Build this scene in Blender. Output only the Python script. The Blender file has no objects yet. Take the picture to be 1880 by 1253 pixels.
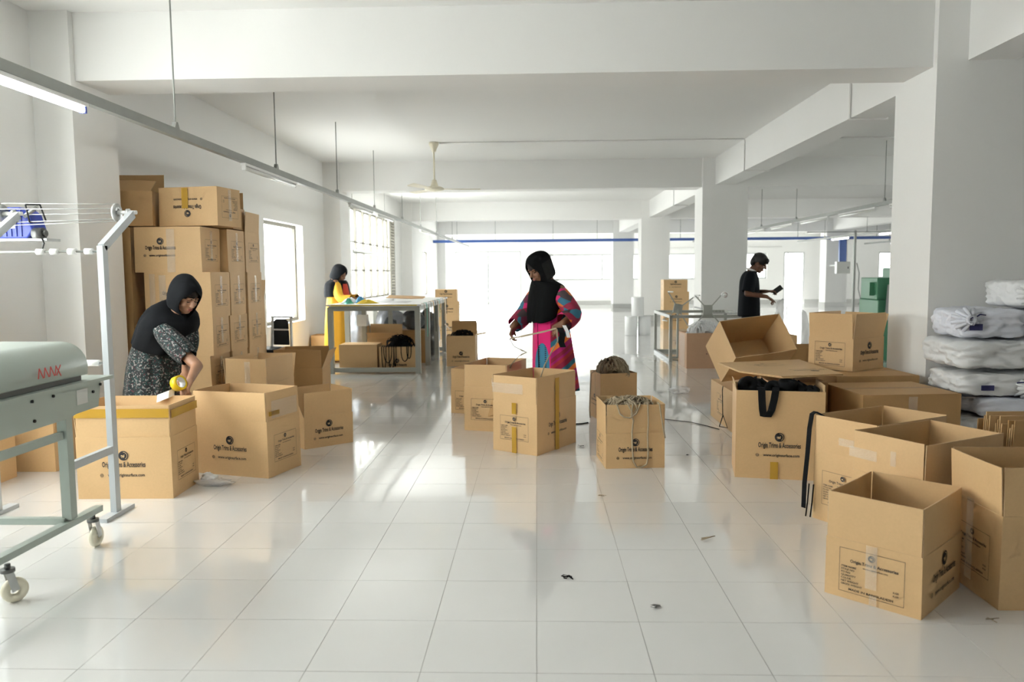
import bpy, bmesh, math, random
from mathutils import Vector, Matrix, noise as mnoise
random.seed(7)
S = bpy.context.scene
C = S.collection
R = math.radians

# ------------------------------------------------------------------ camera
cam_d = bpy.data.cameras.new('camera'); cam = bpy.data.objects.new('camera', cam_d); C.objects.link(cam)
FPX, PITCH, YAW, ROLL, CAMH = 1431.66, .08707, -.03223, -.00789, 1.36628
cam_d.sensor_width = 36.0; cam_d.lens = FPX*36.0/1880.0
cam_d.dof.use_dof = True; cam_d.dof.focus_distance = 5.2; cam_d.dof.aperture_fstop = 2.8
cam_d.clip_start = .05; cam_d.clip_end = 200
_f = Vector((math.sin(YAW)*math.cos(PITCH), math.cos(YAW)*math.cos(PITCH), -math.sin(PITCH)))
_r = Vector((math.cos(YAW), -math.sin(YAW), 0)); _u = _r.cross(_f)
rr = _r*math.cos(ROLL)+_u*math.sin(ROLL); uu = _u*math.cos(ROLL)-_r*math.sin(ROLL)
cam.matrix_world = Matrix(((rr.x, uu.x, -_f.x, 0), (rr.y, uu.y, -_f.y, 0), (rr.z, uu.z, -_f.z, CAMH), (0, 0, 0, 1)))
S.camera = cam

# ------------------------------------------------------------------ overcast sky and exposure
SKY = 14.0
w = bpy.data.worlds.new('overcast_sky'); S.world = w; w.use_nodes = True
bgn = w.node_tree.nodes['Background']
bgn.inputs[0].default_value = (1.0, .995, .98, 1); bgn.inputs[1].default_value = SKY
S.view_settings.view_transform = 'Standard'; S.view_settings.look = 'None'
S.view_settings.exposure = 0.12; S.view_settings.gamma = 1.0; S.view_settings.use_curve_mapping = False
cy = S.cycles
cy.use_denoising = True; cy.use_light_tree = False; cy.max_bounces = 6; cy.diffuse_bounces = 4; cy.glossy_bounces = 2
cy.use_adaptive_sampling = True; cy.adaptive_threshold = .1; cy.adaptive_min_samples = 16
cy.transmission_bounces = 6; cy.transparent_max_bounces = 8; cy.sample_clamp_indirect = 8.0
cy.caustics_reflective = False; cy.caustics_refractive = False

def portal(cx, cyy, cz, sx, sz, direction):
    """daylight coming in through a window opening"""
    ld = bpy.data.lights.new('daylight_portal', 'AREA'); ld.shape = 'RECTANGLE'; ld.size = sx; ld.size_y = sz
    ld.cycles.is_portal = True
    o = bpy.data.objects.new('daylight_portal', ld); C.objects.link(o); o.location = (cx, cyy, cz)
    o.rotation_euler = Vector(direction).to_track_quat('-Z', 'Z').to_euler()
    return o

# ------------------------------------------------------------------ materials
MATS = {}
def mat(name, col, rough=.6, metal=0., var=0., vscale=6., bump=0., bscale=40., spec=.5, emit=0., alpha=1., trans=0., sheen=0., coat=0.):
    if name in MATS: return MATS[name]
    m = bpy.data.materials.new(name); m.use_nodes = True; nt = m.node_tree; b = nt.nodes['Principled BSDF']
    b.inputs['Base Color'].default_value = (*col, 1); b.inputs['Roughness'].default_value = rough
    b.inputs['Metallic'].default_value = metal; b.inputs['Specular IOR Level'].default_value = spec
    b.inputs['Alpha'].default_value = alpha; b.inputs['Transmission Weight'].default_value = trans
    b.inputs['Coat Weight'].default_value = coat
    if sheen: b.inputs['Sheen Weight'].default_value = sheen
    if emit:
        b.inputs['Emission Color'].default_value = (*col, 1); b.inputs['Emission Strength'].default_value = emit
    if var or bump:
        tc = nt.nodes.new('ShaderNodeTexCoord')
    if var:
        n = nt.nodes.new('ShaderNodeTexNoise'); n.inputs['Scale'].default_value = vscale; n.inputs['Detail'].default_value = 5
        nt.links.new(tc.outputs['Object'], n.inputs['Vector'])
        mx = nt.nodes.new('ShaderNodeMix'); mx.data_type = 'RGBA'
        mx.inputs[6].default_value = (*[max(0, c*(1-var)) for c in col], 1); mx.inputs[7].default_value = (*[min(1, c*(1+var)) for c in col], 1)
        nt.links.new(n.outputs['Fac'], mx.inputs[0]); nt.links.new(mx.outputs[2], b.inputs['Base Color'])
    if bump:
        n2 = nt.nodes.new('ShaderNodeTexNoise'); n2.inputs['Scale'].default_value = bscale; n2.inputs['Detail'].default_value = 4
        nt.links.new(tc.outputs['Object'], n2.inputs['Vector'])
        bp = nt.nodes.new('ShaderNodeBump'); bp.inputs['Strength'].default_value = bump; bp.inputs['Distance'].default_value = .01
        nt.links.new(n2.outputs['Fac'], bp.inputs['Height']); nt.links.new(bp.outputs['Normal'], b.inputs['Normal'])
    MATS[name] = m; return m

def nodes_mat(name):
    m = bpy.data.materials.new(name); m.use_nodes = True
    MATS[name] = m; return m, m.node_tree, m.node_tree.nodes['Principled BSDF']

def cardboard(name, col, flute=True):
    m, nt, b = nodes_mat(name); N = nt.nodes; L = nt.links
    tc = N.new('ShaderNodeTexCoord')
    n1 = N.new('ShaderNodeTexNoise'); n1.inputs['Scale'].default_value = 3.2; n1.inputs['Detail'].default_value = 6
    n2 = N.new('ShaderNodeTexNoise'); n2.inputs['Scale'].default_value = 90; n2.inputs['Detail'].default_value = 3
    L.new(tc.outputs['Object'], n1.inputs['Vector']); L.new(tc.outputs['Object'], n2.inputs['Vector'])
    mx = N.new('ShaderNodeMix'); mx.data_type = 'RGBA'
    mx.inputs[6].default_value = (col[0]*.92, col[1]*.90, col[2]*.86, 1); mx.inputs[7].default_value = (col[0]*1.06, col[1]*1.06, col[2]*1.06, 1)
    L.new(n1.outputs['Fac'], mx.inputs[0])
    mx2 = N.new('ShaderNodeMix'); mx2.data_type = 'RGBA'; mx2.blend_type = 'MULTIPLY'; mx2.inputs[0].default_value = .10
    L.new(mx.outputs[2], mx2.inputs[6]); L.new(n2.outputs['Fac'], mx2.inputs[7]); L.new(mx2.outputs[2], b.inputs['Base Color'])
    b.inputs['Roughness'].default_value = .55; b.inputs['Specular IOR Level'].default_value = .35
    wv = N.new('ShaderNodeTexNoise'); wv.inputs['Scale'].default_value = 5; wv.inputs['Detail'].default_value = 3
    L.new(tc.outputs['Object'], wv.inputs['Vector'])
    bp = N.new('ShaderNodeBump'); bp.inputs['Strength'].default_value = .22; bp.inputs['Distance'].default_value = .02
    L.new(wv.outputs['Fac'], bp.inputs['Height']); L.new(bp.outputs['Normal'], b.inputs['Normal'])
    return m

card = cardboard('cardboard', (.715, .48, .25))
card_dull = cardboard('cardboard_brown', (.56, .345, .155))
card_edge = mat('cardboard_edge', (.60, .43, .25), .8, var=.2, vscale=120)
ink = mat('print_ink', (.018, .016, .02), .6)
ink_card = mat('print_paper_tone', (.64, .45, .235), .6)
tape_clear = mat('clear_tape', (.92, .88, .80), .10, alpha=.15, bump=1.0, bscale=45, spec=.9)
tape_amber = mat('amber_tape', (.62, .36, .045), .22, alpha=.82, bump=.2, bscale=25)
wall_m = mat('white_plaster', (.865, .86, .84), .7, var=.025, vscale=1.2, bump=.05, bscale=30)
ceil_m = mat('ceiling_plaster', (.87, .865, .845), .8, var=.02, vscale=.8)
skirt_m = mat('skirting_tile', (.52, .52, .50), .25, var=.06, vscale=4)
grout_m = mat('grout', (.34, .33, .31), .8)
frame_m = mat('window_steel', (.16, .15, .12), .6, metal=.0)
alu_m = mat('aluminium', (.50, .51, .50), .35, metal=.7)
steel_m = mat('galvanised_steel', (.30, .31, .29), .45, metal=.3, var=.1, vscale=9)
greyp_m = mat('grey_green_paint', (.36, .41, .37), .35, var=.04, vscale=3)
lgrey_m = mat('pale_grey_paint', (.50, .53, .55), .35, var=.03)
tablegrey_m = mat('table_grey_paint', (.38, .39, .35), .45, var=.05)
white_m = mat('white_plastic', (.86, .86, .84), .35)
cream_m = mat('cream_enamel', (.80, .75, .60), .35)
black_m = mat('black_rubber', (.012, .013, .014), .6)
blackcloth_m = mat('black_webbing', (.007, .0075, .009), .85, bump=.3, bscale=300, spec=.2)
blue_m = mat('blue_enamel', (.035, .065, .40), .32)
duct_m = mat('blue_duct', (.06, .13, .40), .4)
tube_off = mat('tube_glass', (.85, .86, .82), .25)
tube_on = mat('tube_lit', (1, 1, .97), .3, emit=14.)
green_m = mat('green_machine_paint', (.09, .30, .17), .4, var=.05)
red_m = mat('red_paint', (.55, .05, .04), .4)
yellow_m = mat('yellow_cloth', (.85, .60, .03), .6)
teal_m = mat('teal_cloth', (.10, .55, .42), .6)
sky_m = mat('blue_cloth', (.12, .42, .75), .6)
mid_skin = mat('mid_brown_skin', (.235, .11, .06), .5, var=.08, vscale=20)
brown_skin = mat('brown_skin', (.30, .145, .075), .5, var=.08, vscale=20)
dark_skin = mat('deep_brown_skin', (.17, .075, .042), .5, var=.08, vscale=20)
light_skin = mat('warm_brown_skin', (.38, .20, .12), .5, var=.08, vscale=20)
hair_m = mat('black_hair', (.008, .007, .007), .45, bump=.6, bscale=90)
lip_m = mat('lips', (.33, .10, .08), .45)
eye_m = mat('dark_eye', (.02, .012, .01), .2)
scarf_m = mat('black_scarf', (.006, .0065, .007), .9, bump=.15, bscale=200, spec=.15)
scarf_grey = mat('charcoal_scarf', (.010, .0112, .0135), .9, bump=.15, bscale=200, spec=.2)
trouser_m = mat('dark_trousers', (.03, .03, .035), .8)
tshirt_m = mat('black_tshirt', (.008, .010, .013), .9, bump=.1, bscale=150, spec=.2)
ygown_m = mat('yellow_dress', (.88, .47, .04), .7, var=.12, vscale=5)
redscarf_m = mat('red_cloth', (.62, .06, .03), .7)
cord_m = mat('olive_beige_cord', (.33, .27, .18), .8, var=.35, vscale=30)
cord_pale = mat('pale_beige_cord', (.42, .34, .23), .75, var=.2, vscale=30)
white_strap = mat('white_strap', (.88, .89, .90), .6, var=.06, vscale=14)
poly_m = mat('silver_polybag', (.42, .45, .50), .22, var=.5, vscale=7, bump=.5, bscale=14)
polydark_m = mat('grey_polybag', (.12, .135, .15), .28, var=.5, vscale=9, bump=.6, bscale=14)
film_m = mat('clear_film', (.92, .93, .94), .15, alpha=.45, bump=.7, bscale=18)
sack_m = mat('white_woven_sack', (.78, .785, .79), .5, var=.06, vscale=5, bump=.8, bscale=14)
sackb_m = mat('bluish_woven_sack', (.74, .76, .84), .45, var=.06, vscale=5, bump=.9, bscale=12)
navy_m = mat('navy_print', (.03, .03, .12), .5)
panel_m = mat('grey_enamel', (.55, .56, .53), .4)
dark_steel = mat('dark_steel', (.14, .145, .14), .45, metal=.5)

def glass_mat():
    m, nt, b = nodes_mat('window_glass'); N = nt.nodes; L = nt.links
    out = N['Material Output']; tr = N.new('ShaderNodeBsdfTransparent'); gl = N.new('ShaderNodeBsdfGlossy')
    gl.inputs['Roughness'].default_value = .03; mx = N.new('ShaderNodeMixShader'); mx.inputs[0].default_value = .06
    tr.inputs[0].default_value = (.96, .98, .97, 1)
    L.new(tr.outputs[0], mx.inputs[1]); L.new(gl.outputs[0], mx.inputs[2]); L.new(mx.outputs[0], out.inputs['Surface'])
    return m
glass_m = glass_mat()

def tile_mat():
    m, nt, b = nodes_mat('polished_tile'); N = nt.nodes; L = nt.links
    tc = N.new('ShaderNodeTexCoord'); oi = N.new('ShaderNodeObjectInfo'); geo = N.new('ShaderNodeNewGeometry')
    n1 = N.new('ShaderNodeTexNoise'); n1.inputs['Scale'].default_value = 1.6; n1.inputs['Detail'].default_value = 5
    L.new(geo.outputs['Position'], n1.inputs['Vector'])
    mx = N.new('ShaderNodeMix'); mx.data_type = 'RGBA'
    mx.inputs[6].default_value = (.75, .745, .73, 1); mx.inputs[7].default_value = (.81, .805, .79, 1)
    L.new(n1.outputs['Fac'], mx.inputs[0]); L.new(mx.outputs[2], b.inputs['Base Color'])
    b.inputs['Roughness'].default_value = .1; b.inputs['Specular IOR Level'].default_value = .85; b.inputs['Coat Weight'].default_value = .6; b.inputs['Coat Roughness'].default_value = .035
    n3 = N.new('ShaderNodeTexNoise'); n3.inputs['Scale'].default_value = .9; n3.inputs['Detail'].default_value = 4
    L.new(geo.outputs['Position'], n3.inputs['Vector'])
    mr = N.new('ShaderNodeMapRange'); mr.inputs[1].default_value = .35; mr.inputs[2].default_value = .7
    mr.inputs[3].default_value = .06; mr.inputs[4].default_value = .17
    L.new(n3.outputs['Fac'], mr.inputs[0]); L.new(mr.outputs[0], b.inputs['Roughness'])
    n2 = N.new('ShaderNodeTexNoise'); n2.inputs['Scale'].default_value = 7; n2.inputs['Detail'].default_value = 1
    L.new(geo.outputs['Position'], n2.inputs['Vector'])
    bp = N.new('ShaderNodeBump'); bp.inputs['Strength'].default_value = .004; bp.inputs['Distance'].default_value = .01
    L.new(n2.outputs['Fac'], bp.inputs['Height'])
    return m
tile_m = tile_mat()

# ------------------------------------------------------------------ mesh helpers
class MB:
    """collects shapes; build() links them as ONE mesh object"""
    def __init__(s): s.v = []; s.f = []; s.mi = []; s.smooth = []
    def add(s, vs, fs, mi=0, sm=False):
        o = len(s.v); s.v += [tuple(x) for x in vs]; s.f += [tuple(i+o for i in q) for q in fs]
        s.mi += [mi]*len(fs); s.smooth += [sm]*len(fs); return s
    def box(s, x0, x1, y0, y1, z0, z1, mi=0, M=None):
        vs = [Vector((x, y, z)) for z in (z0, z1) for y in (y0, y1) for x in (x0, x1)]
        if M is not None: vs = [M @ q for q in vs]
        return s.add(vs, [(0, 2, 3, 1), (4, 5, 7, 6), (0, 1, 5, 4), (2, 6, 7, 3), (0, 4, 6, 2), (1, 3, 7, 5)], mi)
    def bar(s, p, q, a, b=None, up=(0, 0, 1), mi=0):
        """square-section bar from p to q"""
        b = b or a; p = Vector(p); q = Vector(q); d = (q-p).normalized(); u = Vector(up)
        if abs(d.dot(u)) > .98: u = Vector((0, 1, 0))
        x = d.cross(u).normalized(); z = x.cross(d).normalized()
        vs = [c + x*sx*a/2 + z*sz*b/2 for c in (p, q) for sx, sz in ((-1, -1), (1, -1), (1, 1), (-1, 1))]
        return s.add(vs, [(3, 2, 1, 0), (4, 5, 6, 7), (0, 1, 5, 4), (1, 2, 6, 5), (2, 3, 7, 6), (3, 0, 4, 7)], mi)
    def cyl(s, p, q, r0, r1=None, n=16, mi=0, sm=True):
        r1 = r0 if r1 is None else r1; p = Vector(p); q = Vector(q); d = (q-p).normalized()
        u = Vector((0, 0, 1)) if abs(d.z) < .9 else Vector((1, 0, 0)); x = d.cross(u).normalized(); y = d.cross(x)
        vs = [c + (x*math.cos(t)+y*math.sin(t))*r for c, r in ((p, r0), (q, r1)) for t in [2*math.pi*i/n for i in range(n)]]
        fs = [(i, (i+1) % n, n+(i+1) % n, n+i) for i in range(n)]
        s.add(vs, fs, mi, sm); o = len(s.v)-2*n
        s.f += [tuple(o+i for i in reversed(range(n))), tuple(o+n+i for i in range(n))]; s.mi += [mi]*2; s.smooth += [False]*2
        return s
    def tube(s, pts, r, n=6, mi=0, flat=1.0):
        pts = [Vector(p) for p in pts]; rings = []
        for i, p in enumerate(pts):
            d = (pts[min(i+1, len(pts)-1)]-pts[max(i-1, 0)])
            d = d.normalized() if d.length > 1e-9 else Vector((0, 0, 1))
            if i == 0:
                u = Vector((0, 0, 1)) if abs(d.z) < .95 else Vector((1, 0, 0)); x = d.cross(u).normalized()
            else:
                x = x-d*x.dot(d); x = x.normalized() if x.length > 1e-6 else d.cross(Vector((.3, .5, .8))).normalized()
            y = x.cross(d)
            rings.append([p+(x*math.cos(t)+y*math.sin(t)*flat)*r for t in [2*math.pi*k/n for k in range(n)]])
        vs = [v for g in rings for v in g]
        fs = [(i*n+k, i*n+(k+1) % n, (i+1)*n+(k+1) % n, (i+1)*n+k) for i in range(len(rings)-1) for k in range(n)]
        fs += [tuple(reversed(range(n))), tuple((len(rings)-1)*n+k for k in range(n))]
        return s.add(vs, fs, mi, True)
    def ribbon(s, pts, width, wdir, th=.0015, mi=0):
        """flat band following pts, wide along wdir"""
        pts = [Vector(p) for p in pts]; wd = Vector(wdir).normalized(); vs = []
        for i, p in enumerate(pts):
            d = (pts[min(i+1, len(pts)-1)]-pts[max(i-1, 0)]).normalized(); nrm = d.cross(wd)
            nrm = nrm.normalized() if nrm.length > 1e-6 else Vector((0, 0, 1))
            vs += [p-wd*width/2-nrm*th, p+wd*width/2-nrm*th, p+wd*width/2+nrm*th, p-wd*width/2+nrm*th]
        fs = []
        for i in range(len(pts)-1):
            a = i*4; b = a+4
            fs += [(a, a+1, b+1, b), (a+1, a+2, b+2, b+1), (a+2, a+3, b+3, b+2), (a+3, a, b, b+3)]
        fs += [(3, 2, 1, 0), tuple((len(pts)-1)*4+k for k in range(4))]
        return s.add(vs, fs, mi)
    def lathe(s, prof, n=24, mi=0, M=None):
        vs = []; fs = []
        for r, z in prof:
            for k in range(n):
                t = 2*math.pi*k/n; p = Vector((r*math.cos(t), r*math.sin(t), z)); vs.append(M @ p if M is not None else p)
        for i in range(len(prof)-1):
            for k in range(n): fs.append((i*n+k, i*n+(k+1) % n, (i+1)*n+(k+1) % n, (i+1)*n+k))
        return s.add(vs, fs, mi, True)
    def prism(s, poly, axis, a0, a1, mi=0):
        """poly: 2D points; axis 'x': (y,z), 'y': (x,z), 'z': (x,y)"""
        def P(u, v, t): return {'x': (t, u, v), 'y': (u, t, v), 'z': (u, v, t)}[axis]
        n = len(poly); vs = [P(u, v, a0) for u, v in poly]+[P(u, v, a1) for u, v in poly]
        fs = [tuple(range(n)), tuple(reversed(range(n, 2*n)))]+[(i, (i+1) % n, n+(i+1) % n, n+i) for i in range(n)]
        return s.add(vs, fs, mi)
    def mesh(s, name):
        me = bpy.data.meshes.new(name); me.from_pydata(s.v, [], s.f); me.polygons.foreach_set('material_index', s.mi)
        me.polygons.foreach_set('use_smooth', s.smooth); me.update()
        bm = bmesh.new(); bm.from_mesh(me); bmesh.ops.recalc_face_normals(bm, faces=bm.faces); bm.to_mesh(me); bm.free()
        return me
    def build(s, name, mats, parent=None):
        return link(name, s.mesh(name), mats, parent)

def link(name, me, mats, parent=None):
    if mats is not None:
        if not isinstance(mats, (list, tuple)): mats = [mats]
        if not me.materials:
            for m in mats: me.materials.append(m)
    o = bpy.data.objects.new(name, me); C.objects.link(o)
    if parent: o.parent = parent
    return o
def tag(o, label=None, cat=None, group=None, kind=None):
    for k, v in (('label', label), ('category', cat), ('group', group), ('kind', kind)):
        if v: o[k] = v
    return o
def thing(name, label, cat, loc=(0, 0, 0), rz=0., group=None):
    o = bpy.data.objects.new(name, None); C.objects.link(o); o.location = loc; o.rotation_euler = (0, 0, rz)
    o.empty_display_size = .1
    return tag(o, label, cat, group)
def struct(name, mb, m, label, cat, parent=None):
    o = mb.build(name, m, parent); return tag(o, label, cat, kind='structure')
def bevel(o, wd=.004, seg=2):
    b = o.modifiers.new('bevel', 'BEVEL'); b.width = wd; b.segments = seg; b.limit_method = 'ANGLE'; return o
def subsurf(o, n=1):
    b = o.modifiers.new('sub', 'SUBSURF'); b.levels = n; b.render_levels = n; return o
def shift(o, dx, dy, dz):
    o.location = (o.location[0]+dx, o.location[1]+dy, o.location[2]+dz); return o

# ------------------------------------------------------------------ the setting
XL, XR2, YB, YF, ZC, ZB = -3.78, 18.9, 33.0, -5.0, 3.34, 2.84
def wall_x(name, x0, x1, ya, yb, holes, label):
    """wall running along Y with rectangular holes (y0,y1,z0,z1)"""
    m = MB(); y = ya
    for (h0, h1, z0, z1) in sorted(holes):
        m.box(x0, x1, y, h0, 0, ZC); 
        if z0 > 0: m.box(x0, x1, h0, h1, 0, z0)
        m.box(x0, x1, h0, h1, z1, ZC); y = h1
    m.box(x0, x1, y, yb, 0, ZC)
    return struct(name, m, wall_m, label, 'wall')
def wall_y(name, y0, y1, xa, xb, holes, label):
    m = MB(); x = xa
    for (h0, h1, z0, z1) in sorted(holes):
        m.box(x, h0, y0, y1, 0, ZC)
        if z0 > 0: m.box(h0, h1, y0, y1, 0, z0)
        m.box(h0, h1, y0, y1, z1, ZC); x = h1
    m.box(x, xb, y0, y1, 0, ZC)
    return struct(name, m, wall_m, label, 'wall')

WIN_L = [(1.2, 5.1, .85, 2.65), (10.8, 12.6, .63, 2.15), (15.9, 20.45, .8, 2.78), (26.1, 27.7, .63, 2.13)]
WIN_B = [(-3.45, -.66, 0, 2.28), (.55, 9.6, 1.05, 2.12), (10.3, 11.15, 0, 2.15), (14.2, 16.4, 1.05, 2.12)]
WIN_F = []
WIN_R = [(6.9, 13.2, .3, 2.8)]  # unseen window added in the right wall to brighten the second bay
wall_x('wall_left', XL-.22, XL, YF, YB+.22, WIN_L, 'white plaster wall with tall barred windows')
wall_y('wall_back', YB, YB+.22, XL, XR2, WIN_B, 'far white wall with a ribbon of windows')
wall_y('wall_front', YF-.22, YF, XL-.22, XR2+.22, WIN_F, 'plain white wall facing the far wall')
wall_x('wall_right', XR2, XR2+.22, YF, YB+.22, WIN_R, 'white wall closing the wide side bay')
struct('ceiling', MB().box(XL-.22, XR2+.22, YF-.22, YB+.22, ZC, ZC+.2), ceil_m, 'flat white plaster ceiling between the beams', 'ceiling')

wn = [0]
def window_x(x, y0, y1, z0, z1, nb, rows, label, glass=True):
    wn[0] += 1; n = 'window_%d' % wn[0]
    f = MB(); t = .05
    f.box(x-.05, x, y0, y0+t, z0, z1).box(x-.05, x, y1-t, y1, z0, z1).box(x-.05, x, y0+t, y1-t, z0, z0+t).box(x-.05, x, y0+t, y1-t, z1-t, z1)
    o = struct(n, f, frame_m, label, 'window')
    if nb:
        for i in range(nb):
            y = y0+(y1-y0)*(i+1)/(nb+1)
            MB().bar((x+.03, y, z0+.02), (x+.03, y, z1-.02), .062).build('grille_bar', frame_m, o)
        for z in rows: MB().bar((x+.03, y0, z), (x+.03, y1, z), .03).build('grille_rail', frame_m, o)
    if glass: MB().box(x-.03, x-.024, y0+t, y1-t, z0+t, z1-t).build('pane', glass_m, o)
    return o
xw = XL-.12
for i, (a, b, c, d) in enumerate(WIN_L):
    if i == 1: window_x(xw, a, b, c, d, 0, [], 'low blown-out window behind the carton wall')
    elif i == 2: window_x(xw, a, b, c, d, 5, [1.45, 2.05], 'tall window with vertical iron bars behind the packing table')
    elif i == 3: window_x(xw, a, b, c, d, 0, [], 'narrow bright window near the far corner')
    else: window_x(xw, a, b, c, d, 6, [1.45], 'long barred window beside the grey machine')
    portal(XL-.1, (a+b)/2, (c+d)/2, b-a, d-c, (1, 0, 0))
# carved stone lattice strip at the far end of the barred window
lat = MB()
for k in range(3): lat.bar((XL+.04, 20.0+.22*k, .8), (XL+.04, 20.0+.22*k, 2.78), .05)
for k in range(26): lat.bar((XL+.04, 19.95, .85+.075*k), (XL+.04, 20.5, .85+.075*k), .03)
struct('window_lattice', lat, frame_m, 'close-meshed lattice strip ending the barred window', 'window grille')
def window_y(y, x0, x1, z0, z1, mull, label):
    wn[0] += 1; f = MB(); t = .06
    f.box(x0, x0+t, y-.06, y, z0, z1).box(x1-t, x1, y-.06, y, z0, z1).box(x0+t, x1-t, y-.06, y, z0, z0+t).box(x0+t, x1-t, y-.06, y, z1-t, z1)
    o = struct('window_%d' % wn[0], f, alu_m, label, 'window'); xs = [x0]+mull+[x1]
    for q in mull: MB().box(q-.04, q+.04, y-.07, y+.01, z0, z1).build('mullion', alu_m, o)
    for a, b in zip(xs[:-1], xs[1:]): MB().box(a+.03, b-.03, y-.04, y-.034, z0+t, z1-t).build('pane', glass_m, o)
    return o
window_y(YB+.12, -3.45, -.66, 0.02, 2.28, [-2.05], 'full-height bright opening in the far wall')
window_y(YB+.12, .55, 9.6, 1.05, 2.12, [2.75, 5.0, 7.3], 'long ribbon window in the far wall behind the pillars')
window_y(YB+.12, 14.2, 16.4, 1.05, 2.12, [15.3], 'ribbon window at the far end of the side bay')
for (a, b, c, d) in WIN_B: portal((a+b)/2, YB+.1, (c+d)/2, b-a, d-c, (0, -1, 0))
for (a, b, c, d) in WIN_F:
    portal((a+b)/2, YF-.1, (c+d)/2, b-a, d-c, (0, 1, 0))
for i, (a, b, c, d) in enumerate(WIN_R):
    window_x(XR2+.12, a, b, c, d, 0, [], 'added unseen side bay window brightening the second bay')
    portal(XR2+.1, (a+b)/2, (c+d)/2, b-a, d-c, (-1, 0, 0))
# door in the far wall
dm = MB(); dm.box(10.3, 10.36, YB+.02, YB+.1, 0, 2.15).box(11.09, 11.15, YB+.02, YB+.1, 0, 2.15).box(10.36, 11.09, YB+.02, YB+.1, 2.09, 2.15).box(10.46, 10.5, YB+.02, YB+.1, 0, 2.09)
dr = struct('door_1', dm, alu_m, 'bright open doorway in the far wall beyond the boy', 'door')
MB().box(10.5, 11.09, YB+.06, YB+.066, .03, 2.09).build('pane', glass_m, dr)

# pillars and beams
COLY = [5.88, 13.88, 21.88, 29.88]; CD = .65
ordn = ['nearest', 'second', 'third', 'fourth']
for i, y in enumerate(COLY):
    o = struct('column_%d' % (i+1), MB().box(2.9, 3.69, y, y+CD, 0, ZC), wall_m, 'wide white plaster pillar, %s from the camera' % ordn[i], 'pillar')
    MB().box(2.888, 3.702, y-.012, y+CD+.012, 0, .16).build('skirting', skirt_m, o)
    o = struct('column_%d' % (i+5), MB().box(XL, -3.48, y, y+.62, 0, ZC), wall_m, 'white pilaster against the window wall, %s from the camera' % ordn[i], 'pilaster')
    MB().box(XL, -3.468, y-.012, y+.632, 0, .16).build('skirting', skirt_m, o)
    o = struct('column_%d' % (i+9), MB().box(10.9, 11.69, y, y+CD, 0, ZC), wall_m, 'white pillar of the side bay, %s from the camera' % ordn[i], 'pillar')
    MB().box(10.888, 11.702, y-.012, y+CD+.012, 0, .16).build('skirting', skirt_m, o)
    struct('beam_%d' % (i+1), MB().box(XL, XR2, y+.06, y+.52, ZB, ZC), wall_m, 'white ceiling beam crossing the hall, %s from the camera' % ordn[i], 'beam')
struct('beam_5', MB().box(3.12, 3.47, YF, YB, 2.872, ZC), wall_m, 'long white beam running over the pillars', 'beam')
struct('beam_6', MB().box(11.12, 11.47, YF, YB, 2.872, ZC), wall_m, 'long white beam over the side bay pillars', 'beam')
struct('baseboard_back', MB().box(-.6, 10.28, YB-.012, YB, 0, .17).box(11.17, XR2, YB-.012, YB, 0, .17), skirt_m, 'grey tiled skirting along the far wall', 'skirting')
sk = MB(); yy = YF
for y in COLY: sk.box(XL, XL+.012, yy, y-.02, 0, .16); yy = y+.64
sk.box(XL, XL+.012, yy, YB, 0, .16)
struct('baseboard_left', sk, skirt_m, 'grey tiled skirting below the barred windows', 'skirting')

# floor: grout slab, the 300 tiles that show largest as parts, the rest as one part
T = .4; G = .0011; X0, Y0 = -.007, 2.5606
floor = struct('floor', MB().box(XL, XR2, YF, YB, -.12, -.0025), grout_m, 'polished white square floor tiles with thin grey joints', 'floor')
tb = MB(); hw = T/2-G
tb.add([(-hw, -hw, -.0045), (hw, -hw, -.0045), (hw, hw, -.0045), (-hw, hw, -.0045), (-hw, -hw, 0), (hw, -hw, 0), (hw, hw, 0), (-hw, hw, 0)],
       [(4, 5, 6, 7), (0, 1, 5, 4), (1, 2, 6, 5), (2, 3, 7, 6), (3, 0, 4, 7)])
tmesh = tb.mesh('tile'); tmesh.materials.append(tile_m)
near = []; rest = []
ix0 = int(math.floor((XL-X0)/T)); ix1 = int(math.ceil((XR2-X0)/T)); iy0 = int(math.floor((YF-Y0)/T)); iy1 = int(math.ceil((YB-Y0)/T))
for iy in range(iy0, iy1):
    for ix in range(ix0, ix1):
        a, b = X0+ix*T, X0+(ix+1)*T; c, d = Y0+iy*T, Y0+(iy+1)*T
        if a < XL: a = XL-G
        if b > XR2: b = XR2+G
        if c < YF: c = YF-G
        if d > YB: d = YB+G
        full = abs((b-a)-T) < 1e-6 and abs((d-c)-T) < 1e-6
        ym = (c+d)/2; xm = (a+b)/2
        if c > 13.0: continue
        if full and d > 2.3 and -.72*d-.2 < xm < .66*d+.2 and len(near) < 300 and ym < 9: near.append((xm, ym))
        else: rest.append((a+G, b-G, c+G, d-G))
for xm, ym in near:
    o = bpy.data.objects.new('tile', tmesh); C.objects.link(o); o.location = (xm, ym, 0); o.parent = floor
rb = MB(); yfar = Y0+math.ceil((13.0-Y0)/T)*T
rb.box(XL, XR2, yfar, YB, -.0045, 0)
for a, b, c, d in rest:
    rb.add([(a, c, -.0045), (b, c, -.0045), (b, d, -.0045), (a, d, -.0045), (a, c, 0), (b, c, 0), (b, d, 0), (a, d, 0)],
           [(4, 5, 6, 7), (0, 1, 5, 4), (1, 2, 6, 5), (2, 3, 7, 6), (3, 0, 4, 7)])
tag(rb.build('tile_field', tile_m, floor), kind='stuff')
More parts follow.
